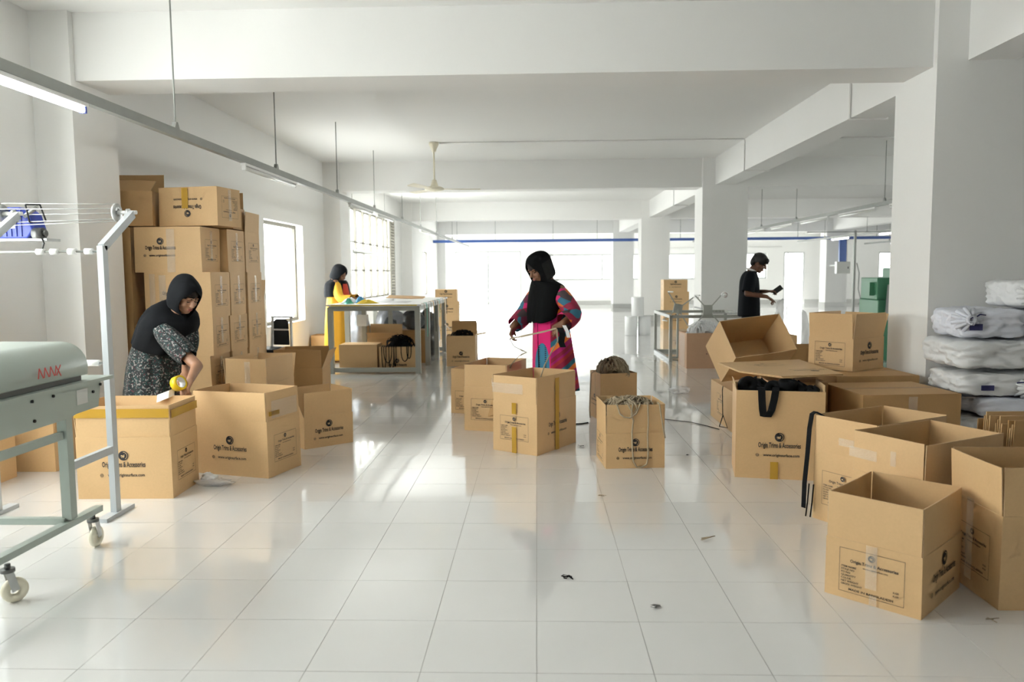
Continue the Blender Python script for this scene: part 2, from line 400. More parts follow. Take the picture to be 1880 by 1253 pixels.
# ------------------------------------------------------------------ printed marks (flat ink on cardboard), made once and shared
def text_batch(items):
    """items: (string, size, xscale, align) -> list of (verts, faces) in the xy plane"""
    obs = []
    for s, size, xs, al in items:
        cu = bpy.data.curves.new('lettering', 'FONT'); cu.body = s; cu.size = size; cu.align_x = al; cu.resolution_u = 2; cu.offset = .022*size
        o = bpy.data.objects.new('lettering', cu); C.objects.link(o); obs.append((o, xs))
    bpy.context.view_layer.update(); dg = bpy.context.evaluated_depsgraph_get(); out = []
    for o, xs in obs:
        me = bpy.data.meshes.new_from_object(o.evaluated_get(dg))
        out.append(([(v.co.x*xs, v.co.y) for v in me.vertices], [tuple(p.vertices) for p in me.polygons]))
        bpy.data.meshes.remove(me)
    for o, _ in obs:
        cu = o.data; bpy.data.objects.remove(o); bpy.data.curves.remove(cu)
    return out
fields = ['ITEM NAME', 'STYLE NO', 'PO NO', 'QUANTITY', 'COLOR', 'NET WEIGHT', 'GROSS WEIGHT']
TB = text_batch([('Origin Trims & Accessories', .047, .505, 'CENTER'), ('www.originsurface.com', .0265, .90, 'CENTER'),
                 ('Origin Trims & Accessories', .0185, .92, 'CENTER'), ('www.originsurface.com', .0095, 1.1, 'CENTER'),
                 ('MADE IN BANGLADESH', .0125, 1.35, 'CENTER'), ('KGS', .010, 1.2, 'CENTER')] + [(s, .0105, 1.15, 'LEFT') for s in fields])
def put(mb, tb, dx, dz, e=-.0009, mi=0):
    mb.add([(x+dx, e, y+dz) for x, y in tb[0]], tb[1], mi)
def disc(mb, cx, cz, r, e, mi, n=28): mb.add([(cx+r*math.cos(2*math.pi*k/n), e, cz+r*math.sin(2*math.pi*k/n)) for k in range(n)], [tuple(range(n))], mi)
def ring(mb, cx, cz, r, th, e, mi=0, n=24):
    vs = [(cx+rr*math.cos(2*math.pi*k/n), e, cz+rr*math.sin(2*math.pi*k/n)) for rr in (r-th, r) for k in range(n)]
    mb.add(vs, [(k, (k+1) % n, n+(k+1) % n, n+k) for k in range(n)], mi)
def emblem(mb, cx, cz, r):
    """dark disc with a small flying-bird mark"""
    disc(mb, cx, cz, r, -.0008, 0)
    def poly(pts): mb.add([(cx+x*r, -.0014, cz+z*r) for x, z in pts], [tuple(range(len(pts)))], 1)
    poly([(-.62, -.05), (-.30, .16), (-.05, .02), (.06, -.10), (-.20, -.16)])
    poly([(-.05, .05), (.30, .36), (.12, -.06)])
    poly([(-.02, -.05), (.30, .02), (.10, -.42), (-.10, -.34)])
    poly([(-.50, -.34), (-.12, -.14), (-.22, -.40)])
    for k in range(7):
        a0, a1 = R(-62+k*22), R(-62+(k+1)*22)
        poly([(.70*math.cos(a0), .70*math.sin(a0)), (.80*math.cos(a0), .80*math.sin(a0)), (.80*math.cos(a1), .80*math.sin(a1)), (.70*math.cos(a1), .70*math.sin(a1))])
em = MB(); emblem(em, 0, .066, .030); EMB = em.mesh('printed_emblem'); EMB.materials.append(ink); EMB.materials.append(ink_card)
tm = MB(); put(tm, TB[0], 0, -.004); TITLE = tm.mesh('printed_lettering'); TITLE.materials.append(ink)
lm = MB()
ring(lm, -.137, -.056, .0105, .0022, -.0009); lm.add([(-.148, -.0009, -.0555), (-.126, -.0009, -.0555), (-.126, -.0009, -.0570), (-.148, -.0009, -.0570)], [(0, 1, 2, 3)])
ring(lm, -.137, -.056, .0055, .0016, -.0009)
GLOBE = lm.mesh('printed_globe'); GLOBE.materials.append(ink)
am = MB(); put(am, TB[1], .014, -.063); ADDR = am.mesh('printed_address'); ADDR.materials.append(ink)
LOGO = (EMB, TITLE, ADDR, GLOBE)
pm = MB(); W2, H2 = .130, .093
for a, b, c, d in ((-W2, W2, H2-.0016, H2), (-W2, W2, -H2, -H2+.0016), (-W2, -W2+.0016, -H2, H2), (W2-.0016, W2, -H2, H2)):
    pm.add([(a, -.0009, c), (b, -.0009, c), (b, -.0009, d), (a, -.0009, d)], [(0, 1, 2, 3)])
emblem(pm, 0, .071, .014); put(pm, TB[2], .01, .036); put(pm, TB[3], .016, .021)
for k in range(7): put(pm, TB[6+k], -.122, .012-.0125*k)
put(pm, TB[5], .098, -.046); put(pm, TB[5], .098, -.060); put(pm, TB[4], 0, -.083)
LABEL = pm.mesh('printed_label'); LABEL.materials.append(ink); LABEL.materials.append(ink_card)

# ------------------------------------------------------------------ cartons
CT = .005
FACE = {'front': 0., 'right': math.pi/2, 'back': math.pi, 'left': -math.pi/2}
def half(face, w, d): return d/2 if face in ('front', 'back') else w/2
def wide(face, w, d): return w if face in ('front', 'back') else d
def carton(label, corner, a, w, d, h, z0=0., flaps=None, closed=False, logo=(), lab=(), tapes=(), group=None, rot=None, m=None,
           jit=.003, logo_up=None, lab_up=None, flip=False, name='cardboard_carton', centre=None, logo_dx=0., fl=None, lscale=1.):
    """corner: position of the local (min x, min y) corner; a: heading of the long side in degrees.
    flaps: {face: degrees outward from upright}; tapes: (face, u, z0, z1, width, material)"""
    m = m or card; ar = R(a)
    cx, cyy = centre if centre else (corner[0]+math.cos(ar)*w/2-math.sin(ar)*d/2, corner[1]+math.sin(ar)*w/2+math.cos(ar)*d/2)
    o = thing(name, label, 'carton', (cx, cyy, z0), ar, group)
    if rot is not None: o.rotation_mode = 'QUATERNION'; o.rotation_quaternion = rot
    rng = random.Random(hash(label) & 0xffff if False else sum(ord(c)*(i+3) for i, c in enumerate(label)))
    j = lambda s=jit: rng.uniform(-s, s)
    b = MB(); x, y = w/2, d/2
    pts = [(-x, -y), (x, -y), (x, y), (-x, y)]; top = [(p+j(), q+j()) for p, q in pts]
    N = 5  # the walls bow a little, as used cartons do
    def wallface(k, inset, flipn):
        p0, p1 = Vector((*pts[k], 0)), Vector((*pts[(k+1) % 4], 0)); t0, t1 = Vector((*top[k], h)), Vector((*top[(k+1) % 4], h))
        nrm = Vector(((p1-p0).y, -(p1-p0).x, 0)).normalized(); bow = bows[k]; vs = []
        for r in range(N):
            for c in range(N):
                u, v = c/(N-1), r/(N-1); q = (p0*(1-u)+p1*u)*(1-v)+(t0*(1-u)+t1*u)*v
                lim = (p1-p0).normalized()
                if inset: q = q + lim*(CT*(1-2*u)) - nrm*CT + Vector((0, 0, CT*(1-v)))
                vs.append(q+nrm*bow*math.sin(math.pi*u)*(math.sin(math.pi*v*.5 if not closed else math.pi*v)))
        fs = []
        for r in range(N-1):
            for c in range(N-1):
                i = r*N+c; f4 = (i, i+1, i+N+1, i+N); fs.append(tuple(reversed(f4)) if flipn else f4)
        return vs, fs
    bows = [rng.uniform(-.002, .006) for _ in range(4)]
    for k in range(4):
        vs, fs = wallface(k, False, False); b.add(vs, fs, 0, False)
        if not closed:
            vi, fi = wallface(k, True, True); b.add(vi, fi, 0, False)
            for c in range(N-1):
                i0 = (N-1)*N+c; b.add([vs[i0], vs[i0+1], vi[i0+1], vi[i0]], [(0, 1, 2, 3)], 1)
    b.add([(*p, 0) for p in pts], [(3, 2, 1, 0)])
    if closed: b.add([(*p, h) for p in top], [(0, 1, 2, 3)])
    else: b.add([(p*(1-2*CT/w), q*(1-2*CT/d), CT) for p, q in pts], [(0, 1, 2, 3)])
    me = bpy.data.meshes.new('body'); me.from_pydata(b.v, [], b.f); me.polygons.foreach_set('material_index', b.mi); me.update()
    link('body', me, [m, card_edge], o)
    FLn = fl if fl else min(w, d)/2
    def flap(face, ang, ln=None, inward=0.):
        ln = ln or FLn; wd = wide(face, w, d)-.014; hd = half(face, w, d); f = MB(); th = R(ang); n = 5; vs = []
        warp = rng.uniform(-.006, .010); skew = rng.uniform(-.012, .012)
        for s in (0, 1):
            for r in range(3):
                for c in range(n):
                    u = -wd/2+wd*c/(n-1); v = ln*r/2+(skew*u if r else 0); off = warp*(r/2)**2*math.cos(u/wd*math.pi)
                    t = -.0015-CT*.8*s
                    vs.append((u, -hd-math.sin(th)*v+math.cos(th)*(-off)-math.cos(th)*t-inward, h-.001+math.cos(th)*v-math.sin(th)*(off+t)))
        q = 3*n
        fs = [(r*n+c, r*n+c+1, (r+1)*n+c+1, (r+1)*n+c) for r in range(2) for c in range(n-1)]
        fs += [tuple(reversed([i+q for i in f4])) for f4 in fs]
        loop = list(range(n))+[n-1+n, n-1+2*n]+[2*n+c for c in reversed(range(n-1))]+[n]
        f.add(vs, fs); o2 = len(loop)
        f.add([vs[i] for i in loop]+[vs[i+q] for i in loop], [(i, o2+i, o2+(i+1) % o2, (i+1) % o2) for i in range(o2)], 1)
        fo = f.build('flap', [m, card_edge], o); fo.rotation_euler = (0, 0, FACE[face]); return fo
    if closed:
        for face in ('front', 'back'):
            f = MB(); f.box(-w/2+.001, w/2-.001, -d/2+.001, -.0015, h, h+.004); fo = f.build('flap', m, o); fo.rotation_euler = (0, 0, FACE[face])
        tp = MB().box(-w/2+.01, w/2-.01, -.024, .024, h+.004, h+.0046); tp.build('tape', tape_clear, o)
    else:
        for face, ang in (flaps or {}).items(): flap(face, ang)
    def at_face(ob, face, u, z, e=.0):
        th = FACE[face]; hd = half(face, w, d)+e; ob.location = (u*math.cos(th)+hd*math.sin(th), u*math.sin(th)-hd*math.cos(th), z); ob.rotation_euler = (0, 0, th)
        if flip: ob.rotation_euler = (0, math.pi, th) if face in ('front', 'back') else (math.pi, 0, th+math.pi)
        return ob
    for face in logo:
        sc = min(1., wide(face, w, d)/.46); 
        for me in LOGO:
            ob = link(me.name, me, None, o)
            ob.scale = (sc*lscale, 1, sc*lscale); at_face(ob, face, logo_dx, logo_up if logo_up else h*.52, .0065)
    for face in lab:
        sc = min(1., h/.25); ob = link('printed_label', LABEL, None, o); ob.scale = (sc, 1, sc); at_face(ob, face, .0, lab_up if lab_up else min(h*.5, .19), .0065)
    for (face, u, za, zb, wd, tm) in tapes:
        if closed: zb = min(zb, h-.004)
        ob = MB().box(-wd/2, wd/2, -.0011, -.0003, 0, zb-za).build('tape', tm, o); at_face(ob, face, u, za, .0075); ob.rotation_euler = (0, 0, FACE[face])
    return o
LG = dict(w=.585, d=.39, h=.385); SM = dict(w=.455, d=.385, h=.25)
UP = {'front': 0, 'back': 0, 'left': 0, 'right': 0}
def up(f=0, b=0, l=0, r=0): return {'front': f, 'back': b, 'left': l, 'right': r}

g1 = 'open cartons on the near right floor'
carton('small open carton with made-in label and clear tape, nearest the camera', (1.494, 2.989), 45.5, **SM, flaps=up(-1, 0, 0, 1), logo=('front',), lab=('left',),
       tapes=[('left', .0, .07, .25, .045, tape_clear), ('left', .01, -.0, .045, .03, tape_clear)], group=g1)
carton('tall open carton cut off by the right picture edge, flap gap showing black inside', (1.845, 3.085), 0, **LG, flaps=up(-3, 2, 3, 2), lab=('left',), logo=('front',),
       tapes=[('left', -.02, .05, .40, .05, tape_clear)], group=g1)
carton('pale open carton with printed label and black strap over its corner', (1.722, 3.946), 30.7, .575, .39, .385, flaps=up(0, 1, 0, 2), lab=('left',),
       tapes=[('left', .02, .44, .48, .10, tape_clear)], group=g1)
carton('pale open carton wedged behind the small made-in-label carton', (1.739, 3.50), 27, .555, .395, .385, flaps=up(1, 0, 0, 1),
       tapes=[('left', -.13, .45, .50, .16, tape_clear), ('left', .04, .45, .52, .03, tape_clear)], group=g1)
carton('tall carton filled with black elastic rolls, strap hanging down its front', (1.311, 5.139), -11, .555, .39, .585, logo=('front',), logo_up=.215,
       tapes=[('front', -.03, 0, .115, .05, tape_amber), ], m=card, flaps={'right': 0, 'left': 14}, fl=.04, group='cartons heaped beside the pillar')
g2 = 'cartons heaped beside the pillar'
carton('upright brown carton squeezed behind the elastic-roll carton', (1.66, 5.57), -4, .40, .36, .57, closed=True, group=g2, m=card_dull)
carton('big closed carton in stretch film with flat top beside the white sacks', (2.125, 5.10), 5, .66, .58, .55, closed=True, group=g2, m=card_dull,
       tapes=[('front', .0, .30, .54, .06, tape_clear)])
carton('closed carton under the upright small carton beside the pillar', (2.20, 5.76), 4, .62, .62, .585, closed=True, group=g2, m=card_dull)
carton('upright small open carton with label and logo, standing on top against the pillar', (2.41, 6.0), 37, .43, .385, .25, z0=.592, flaps=up(5, -2, 4, 22), logo=('front',), lab=('left',), group=g2)
carton('worn carton with torn side flap under the tipped box', (2.2, 6.58), 90, .82, .55, .345, closed=True, group=g2, lab=('back',))
# tipped box: orientation solved from its corners
bx_x = Vector((2.095-1.537, 7.283-7.136, .704-.65)).normalized(); bz = Vector((1.59-1.537, 6.845-7.136, .896-.65)).normalized(); by = bz.cross(bx_x).normalized(); bz = bx_x.cross(by)
q = Matrix((bx_x, by, bz)).transposed().to_quaternion()
carton('empty carton tipped over with its open mouth facing forward', (0, 0), 0, .58, .39, .385, z0=.565, rot=q, centre=(1.861, 7.092), group=g2)
# flattened carton lying on the heap
fo = thing('flattened_carton', 'flattened printed carton sheet lying over the black elastic rolls', 'carton', (1.85, 5.8, .652), R(8), g2)
fm = MB()
for k, dz in enumerate((0, .0062)):
    fm.prism([(-.31, -.60+.03*k), (.16, -.50), (.40, .62), (-.34, .50-.02*k), (-.44, -.18)], 'z', dz-.01, dz-.0048)
fm.build('sheet', [card], fo)
for me, loc, rz in ((LABEL, (-.05, .22, .0018), 10), (EMB, (.06, -.22, .0018), 190), (TITLE, (.06, -.22, .0018), 190), (ADDR, (.06, -.22, .0018), 190)):
    pb = link(me.name, me, None, fo); pb.location = loc; pb.rotation_euler = (R(-90), 0, R(rz))
fo.rotation_euler = (R(-1.5), R(0), R(8))
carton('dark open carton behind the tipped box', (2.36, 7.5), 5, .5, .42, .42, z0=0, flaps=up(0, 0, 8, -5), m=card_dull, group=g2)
carton('open carton of white straps in front of the boy', (2.35, 9.05), 4, .66, .45, .62, flaps=None, group='open cartons of white straps')

g3 = 'open cartons around the standing woman'
carton('open carton with amber tape strip and printed label in front of the standing woman', (-.004, 5.735), 57, .575, .405, .385, flaps=up(0, 2, 0, -1), lab=('left',), logo=('front',),
       tapes=[('left', .0, 0, .20, .042, tape_amber), ('left', .0, .30, .385, .04, tape_amber), ('left', -.06, .455, .53, .28, tape_clear), ('front', -.01, .0, .56, .055, tape_amber)], group=g3)
torn = carton('open carton with a torn triangle in its printed side, left of the standing woman', (-.262, 6.605), 74, .585, .39, .385, flaps=up(1, 0, 0, -1), lab=('left',),
       tapes=[('left', .12, .40, .47, .12, tape_clear)], group=g3)
tn = MB().add([(-.2925, -.07, .30), (-.2925, -.16, .14), (-.2925, -.02, .13), (-.335, -.15, .18), (-.289, -.07, .30), (-.289, -.16, .14), (-.289, -.02, .13), (-.331, -.15, .18)], [(0, 3, 2), (0, 1, 3), (4, 6, 7), (4, 7, 5), (1, 2, 3), (5, 7, 6)])
tn.build('torn_flap', card_dull, torn)
carton('narrow open carton half hidden behind the torn one', (-.51, 7.44), 70, .455, .36, .26, flaps=up(0, 0, 0, 0), lab=('left',), group=g3)
carton('small carton heaped with brown cord behind the looped-cord carton', (.579, 7.13), 14, .355, .30, .435, logo=('left',), group=g3,
       logo_up=.17, tapes=[('left', .02, .0, .43, .012, tape_clear)])
carton('small carton with beige cord looped over its printed front', (.474, 5.355), 5, .415, .40, .25, flaps=up(0, 0, 1, 1), logo=('front',), logo_up=.125, lab=('left',), group=g3)
g4 = 'open cartons around the bending woman'
carton('open carton with a band of amber tape round its rim, before the bending woman', (-2.824, 4.609), 1.5, **LG, flaps=up(0, 3, 4, 0), logo=('front',), logo_up=.205, lab=('right',),
       tapes=[('front', .0, .505, .56, .58, tape_amber), ('right', .0, .50, .55, .38, tape_amber)], group=g4)
carton('open carton with crumpled clear tape on its rim beside the amber-taped one', (-2.376, 5.253), -16, .59, .39, .385, flaps=up(2, -3, -3, -2), logo=('front',), logo_up=.18, lab=('right',),
       tapes=[('right', .0, .40, .52, .30, tape_clear), ('right', -.12, .42, .45, .12, tape_amber)], group=g4)
carton('small open carton with a split front flap standing alone on the floor', (-1.823, 5.956), 41, .42, .385, .25, flaps=up(0, 3, 20, 2), logo=('front',), logo_up=.125, lab=('left',), group=g4)
carton('tall-flapped open carton with white tape in front of the carton wall', (-2.33, 6.60), 84, .57, .385, .42, flaps=up(-2, 4, -2, 18), logo=('front',), lab=('left',), fl=.225,
       tapes=[('left', .02, .30, .62, .05, tape_clear)], group=g4)
carton('dented open carton behind the tall-flapped one', (-2.74, 7.98), 3, .50, .40, .39, flaps=up(6, 0, -4, 22), m=card_dull, group=g4)
carton('brown carton on the floor behind the grey machine', (-3.765, 5.27), 0, .385, .55, .385, closed=True, group='cartons on the floor by the window wall')
carton('small carton cut off by the left picture edge', (-3.77, 4.78), 0, .20, .36, .31, closed=True, group='cartons on the floor by the window wall')
carton('open carton on the floor by the window wall beyond the yellow dress', (-3.74, 12.75), 2, .50, .38, .36, flaps=None, group='cartons on the floor by the window wall')

# the carton wall against the pilaster
g5 = 'cartons stacked in a wall against the window side'
tc = [('right', 0, .10, .36, .045, tape_clear)]
rows = [(0, .285), (.289, .377), (.670, .327), (1.001, .390), (1.395, .385)]
rown = ['bottom', 'second', 'third', 'fourth', 'fifth']
xr = [-2.80, -2.80, -2.80, -2.795, -2.87]
for i, (z, h) in enumerate(rows):
    if i == 3: extra = [('front', -.22, .05, .38, .05, tape_clear), ('front', -.13, .02, .37, .06, tape_clear)]
    elif i == 4: extra = [('front', .03, .0, .37, .07, tape_clear)]
    else: extra = []
    carton('front carton of the carton wall, %s layer from the floor' % rown[i], None, [.5, -1, 1, -.6, 0][i], .585, .385, h, z0=z, centre=(xr[i]-.2925+[.012, -.02, .0, 0, 0][i], 6.635+.1925+[.0, .0, -.012, 0, .0][i]), closed=True,
           logo=('front',) if i in (3, 4) else (), logo_dx=-.06 if i == 4 else 0, lab=('right',), tapes=tc+extra, group=g5, jit=.006)
    carton('middle carton of the carton wall, %s layer from the floor' % rown[i], None, 1 if i % 2 else -1, .585, .385, h, z0=z, centre=(-2.80-.2925, 7.05+.1925), closed=True, lab=('right',), tapes=tc, group=g5, jit=.006)
    if i != 4: carton('rear carton of the carton wall, %s layer from the floor' % rown[i], None, 0, .585, .385, h, z0=z, centre=(-2.79-.2925, 7.465+.1925), closed=True, lab=('right',), tapes=tc, group=g5, jit=.006)
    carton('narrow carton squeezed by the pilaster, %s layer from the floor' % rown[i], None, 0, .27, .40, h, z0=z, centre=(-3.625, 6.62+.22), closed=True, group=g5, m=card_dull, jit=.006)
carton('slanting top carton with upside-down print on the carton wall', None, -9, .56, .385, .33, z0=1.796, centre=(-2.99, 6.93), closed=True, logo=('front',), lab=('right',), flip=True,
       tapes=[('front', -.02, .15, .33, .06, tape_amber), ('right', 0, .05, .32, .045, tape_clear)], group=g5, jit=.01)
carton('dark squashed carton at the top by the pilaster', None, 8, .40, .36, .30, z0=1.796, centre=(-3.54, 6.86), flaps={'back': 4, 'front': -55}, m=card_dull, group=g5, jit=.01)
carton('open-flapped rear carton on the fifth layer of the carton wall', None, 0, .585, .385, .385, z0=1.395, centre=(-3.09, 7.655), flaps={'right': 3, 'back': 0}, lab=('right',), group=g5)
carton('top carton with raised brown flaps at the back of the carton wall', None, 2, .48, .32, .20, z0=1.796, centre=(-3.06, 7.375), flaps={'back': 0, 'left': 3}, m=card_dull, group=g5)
for i, (z, h) in enumerate([(0, .36), (.364, .36), (.728, .40)]):
    carton('end carton behind the carton wall, %s from the floor' % ['lowest', 'middle', 'uppermost'][i], None, -3, .50, .37, h, z0=z, centre=(-3.18, 8.12), closed=i < 2, flaps=None if i < 2 else {'right': 8, 'back': 0}, group=g5)

# cartons in and around the packing table and farther off
g6 = 'cartons under the packing table'
carton('closed carton under the near left end of the packing table', (-2.755, 10.72), 0, .53, .39, .385, closed=True, group=g6)
carton('carton under the packing table draped with black cords', (-2.19, 10.70), 0, .50, .385, .36, logo=('front',), logo_up=.1, group=g6)
carton('open carton with flaps behind the cord carton under the table', (-2.52, 11.34), 2, .50, .385, .42, flaps={'front': 60, 'back': 5, 'left': 3}, group=g6)
carton('carton carrying grey plastic bags under the table', (-2.11, 11.86), 0, .40, .385, .50, closed=True, group=g6, m=card_dull)
g7 = 'cartons standing beyond the packing table'
carton('carton topped with black straps beside the packing table', (-1.336, 11.402), 2, .43, .385, .45, logo=('front',), logo_up=.13, flaps={'right': 80}, fl=.16, group=g7)
carton('brown open carton beside the table leg behind the strap-topped one', (-1.38, 12.55), 6, .42, .40, .42, flaps={'left': 45, 'front': 12, 'back': 0}, group=g7, m=card_dull, fl=.16)
for i, (z, h) in enumerate([(0, .385), (.389, .385), (.778, .25)]):
    carton('%s carton of the three-high stack beyond the packing table' % ['lowest', 'middle', 'top'][i], (-2.13, 16.3), 1, .485-(.03 if i == 2 else 0), .39, h, z0=z, closed=True, logo=('front',), logo_up=h*.6, group=g7)
for i, (z, h) in enumerate([(0, .44), (.444, .44), (.888, .285)]):
    carton('%s carton of the three-high stack beside the reel frame' % ['lowest', 'middle', 'top'][i], (3.02, 18.7), 0, .60-(.04 if i == 2 else 0), .45, h, z0=z, closed=True, logo=('front',), logo_up=h*.6, lab=('left',), group='stacked cartons by the reel frame')
carton('film-wrapped carton heaped with white straps before the reel frame', (2.11, 11.02), 4, .60, .46, .50, flaps=None, logo=('front',), logo_dx=.12, m=cardboard('pinkish_cardboard', (.60, .38, .24)),
       tapes=[('left', .0, .0, .48, .30, tape_clear)], group='open cartons of white straps')
# ------------------------------------------------------------------ contents of the cartons
def heap(name, label, cx, cyy, z, rx, ry, hgt, m, n, r, seed, flat=.35, under=None, wide=1.6, cat='cord heap'):
    """a tangle nobody could count: many short bent cords over a mounded bed"""
    rng = random.Random(seed); b = MB(); rx *= .86; ry *= .86
    # bed
    k = 18; vs = [(cx, cyy, z+hgt*.6)]; rings = 6
    for i in range(1, rings+1):
        f = i/rings
        for t in range(k):
            a = 2*math.pi*t/k; sq = 1/max(abs(math.cos(a)), abs(math.sin(a)))**.6
            vs.append((cx+rx*f*math.cos(a)*sq, cyy+ry*f*math.sin(a)*sq, z+hgt*.6*(1-f**2)+rng.uniform(-.01, .01)-(.02 if i == rings else 0)))
    fs = [(0, 1+t, 1+(t+1) % k) for t in range(k)]
    for i in range(rings-1):
        for t in range(k): fs.append((1+i*k+t, 1+(i+1)*k+t, 1+(i+1)*k+(t+1) % k, 1+i*k+(t+1) % k))
    b.add(vs, fs, 1 if under else 0, True)
    for _ in range(n):
        a = rng.uniform(0, 6.28); rho = math.sqrt(rng.random())*.86; px, py = cx+rx*rho*math.cos(a), cyy+ry*rho*math.sin(a)
        hd = rng.uniform(0, 6.28); pts = []; L = rng.uniform(.10, .26); cur = rng.uniform(-9, 9); zz = rng.uniform(0, .025)
        for s in range(9):
            x = px; y = py
            q = math.sqrt(max(0, 1-min(1, ((x-cx)/rx)**2*.9+((y-cyy)/ry)**2*.9)))
            pts.append((x, y, z+hgt*.72*q+.008+zz+.014*math.sin(s*1.1+a)))
            hd += cur*L/9; px += math.cos(hd)*L/8; py += math.sin(hd)*L/8
            px = min(max(px, cx-rx*.97), cx+rx*.97); py = min(max(py, cyy-ry*.97), cyy+ry*.97)
        b.tube(pts, r*rng.uniform(.8, 1.2), 5, 0, flat)
    o = b.build(name, [m, under or m]); return tag(o, label, cat, kind='stuff')
heap('cord_heap', 'tangled brown cord heaped above the rim of a small carton', .71, 7.32, .40, .17, .15, .19, cord_m, 230, .0075, 3)
heap('cord_heap', 'beige cord coiled level with the carton rim', .655, 5.575, .375, .20, .19, .085, cord_pale, 200, .0065, 4)
heap('strap_heap', 'white satin straps piled over the film-wrapped carton', 2.40, 11.27, .44, .27, .21, .26, white_strap, 260, .013, 5, .3, cat='strap heap')
heap('strap_heap', 'white straps showing over the tipped box in front of the boy', 2.68, 9.28, .56, .30, .20, .24, white_strap, 200, .013, 6, .3, cat='strap heap')
heap('strap_heap', 'black straps mounded on the carton beside the packing table', -1.12, 11.60, .42, .18, .16, .10, blackcloth_m, 70, .008, 7, .3, cat='strap heap')
heap('cord_heap', 'black cords mounded on a carton under the packing table', -1.93, 10.89, .33, .225, .17, .20, blackcloth_m, 90, .006, 8, .5)
# black cords hanging from that carton
for i, (x0, x1, zl) in enumerate([(-2.15, -2.09, .05), (-2.12, -2.01, .14), (-2.05, -1.98, .04), (-1.98, -1.95, .09), (-1.88, -1.78, .16), (-1.80, -1.74, .20)]):
    b = MB(); y = 10.675
    pts = [(x0+.01, y+.05, .37), (x0, y, .36)]+[(x0+(x1-x0)*.5*(1-math.cos(math.pi*t)), y-.004, .34-(.34-zl)*math.sin(math.pi*t)**.7) for t in [.06*k for k in range(1, 17)]]+[(x1, y, .36), (x1+.01, y+.05, .37)]
    tag(b.tube(pts, .006, 5).build('black_cord_loop', blackcloth_m), 'black cord loop hanging off the carton under the packing table', 'cord', 'black cord loops under the table')
# beige cord loops over the small carton's printed front (front plane of that carton)
ca = R(5); f0 = Vector((.474, 5.355, 0)); fx = Vector((math.cos(ca), math.sin(ca), 0)); fn = Vector((math.sin(ca), -math.cos(ca), 0))
def on_front(u, z, e=.014): p = f0+fx*u+fn*e; return (p.x, p.y, z)
def over(u, z=.455): p = f0+fx*u-fn*.03; return (p.x, p.y, z)
loops = [('long beige cord loop hanging to the foot of the printed front', [over(.19), on_front(.185, .45), on_front(.175, .38), on_front(.19, .34), on_front(.18, .26), on_front(.185, .12), on_front(.192, .05), on_front(.215, .012), on_front(.25, .008), on_front(.285, .03), on_front(.295, .09), on_front(.29, .22), on_front(.295, .33), on_front(.29, .45), over(.29)]),
         ('short beige cord loop crossing the top of the printed front', [over(.07), on_front(.075, .45), on_front(.095, .39), on_front(.125, .365), on_front(.165, .36), on_front(.21, .39), on_front(.235, .45), over(.245)]),
         ('beige cord forking below the carton rim', [over(.15), on_front(.155, .45), on_front(.185, .385), on_front(.215, .42), on_front(.205, .45), over(.20)]),
         ('beige cord dangling at the far right corner of the carton', [over(.37), on_front(.372, .45), on_front(.385, .37), on_front(.40, .28), on_front(.412, .215, .02)])]
for lb, pts in loops: tag(MB().tube(pts, .0058, 6).build('cord_loop', cord_pale), lb, 'cord', 'beige cord loops on the carton')
pc = [(.53, 7.17, .452), (.515, 7.195, .448), (.497, 7.19, .43), (.492, 7.20, .25), (.485, 7.19, .1), (.49, 7.17, .02)]
tag(MB().ribbon(pc, .018, (.3, -.9, 0), .003).build('hanging_strap', cord_pale), 'pale strap hanging down the side of the brown-cord carton', 'strap')
# black elastic rolls
def roll(label, loc, r, wd, rx, rz):
    o = thing('elastic_roll', label, 'elastic roll', loc, 0, 'black elastic rolls in the tall carton'); o.rotation_euler = (R(rx), 0, R(rz))
    b = MB(); b.lathe([(r*.25, -wd/2), (r*.9, -wd/2), (r, -wd/2+.004), (r, wd/2-.004), (r*.9, wd/2), (r*.25, wd/2), (r*.25, -wd/2)], 22); b.build('coil', blackcloth_m, o)
    pts = [(r*math.cos(t), r*math.sin(t), 0) for t in [R(10*k) for k in range(-3, 4)]]
    pts += [(r*.85, r*.62, 0), (r*.98, r*.95, 0)]
    MB().ribbon(pts, wd*.96, (0, 0, 1), .0015).build('loose_end', blackcloth_m, o); return o
rl = [('leftmost elastic roll poking above the carton rim', (1.405, 5.21, .605), .062, .05, 75, 10), ('flat-lying elastic roll beside the leftmost roll', (1.50, 5.24, .595), .060, .05, 35, 40),
      ('elastic roll behind the hanging strap', (1.565, 5.18, .585), .055, .05, 60, -20), ('highest elastic roll at the middle of the carton', (1.65, 5.155, .615), .060, .055, 12, 0),
      ('elastic roll under the lifted sheet', (1.745, 5.16, .592), .055, .05, 30, 60), ('rightmost elastic roll against the carton side', (1.80, 5.125, .575), .045, .05, 25, 20),
      ('elastic roll at the back under the sheet', (1.62, 5.30, .585), .06, .05, 8, 0), ('elastic roll wedged at the back left corner', (1.44, 5.36, .58), .055, .05, 12, 0)]
for a in rl: roll(*a)
MB_bed = MB().box(-.25, .25, -.17, .17, 0, .54); bo = MB_bed.build('elastic_bundle', blackcloth_m); bo.location = (1.620, 5.277, .012); bo.rotation_euler = (0, 0, R(-11)); bevel(bo, .02)
tag(bo, 'packed black elastic filling the carton under the loose rolls', 'elastic bundle')
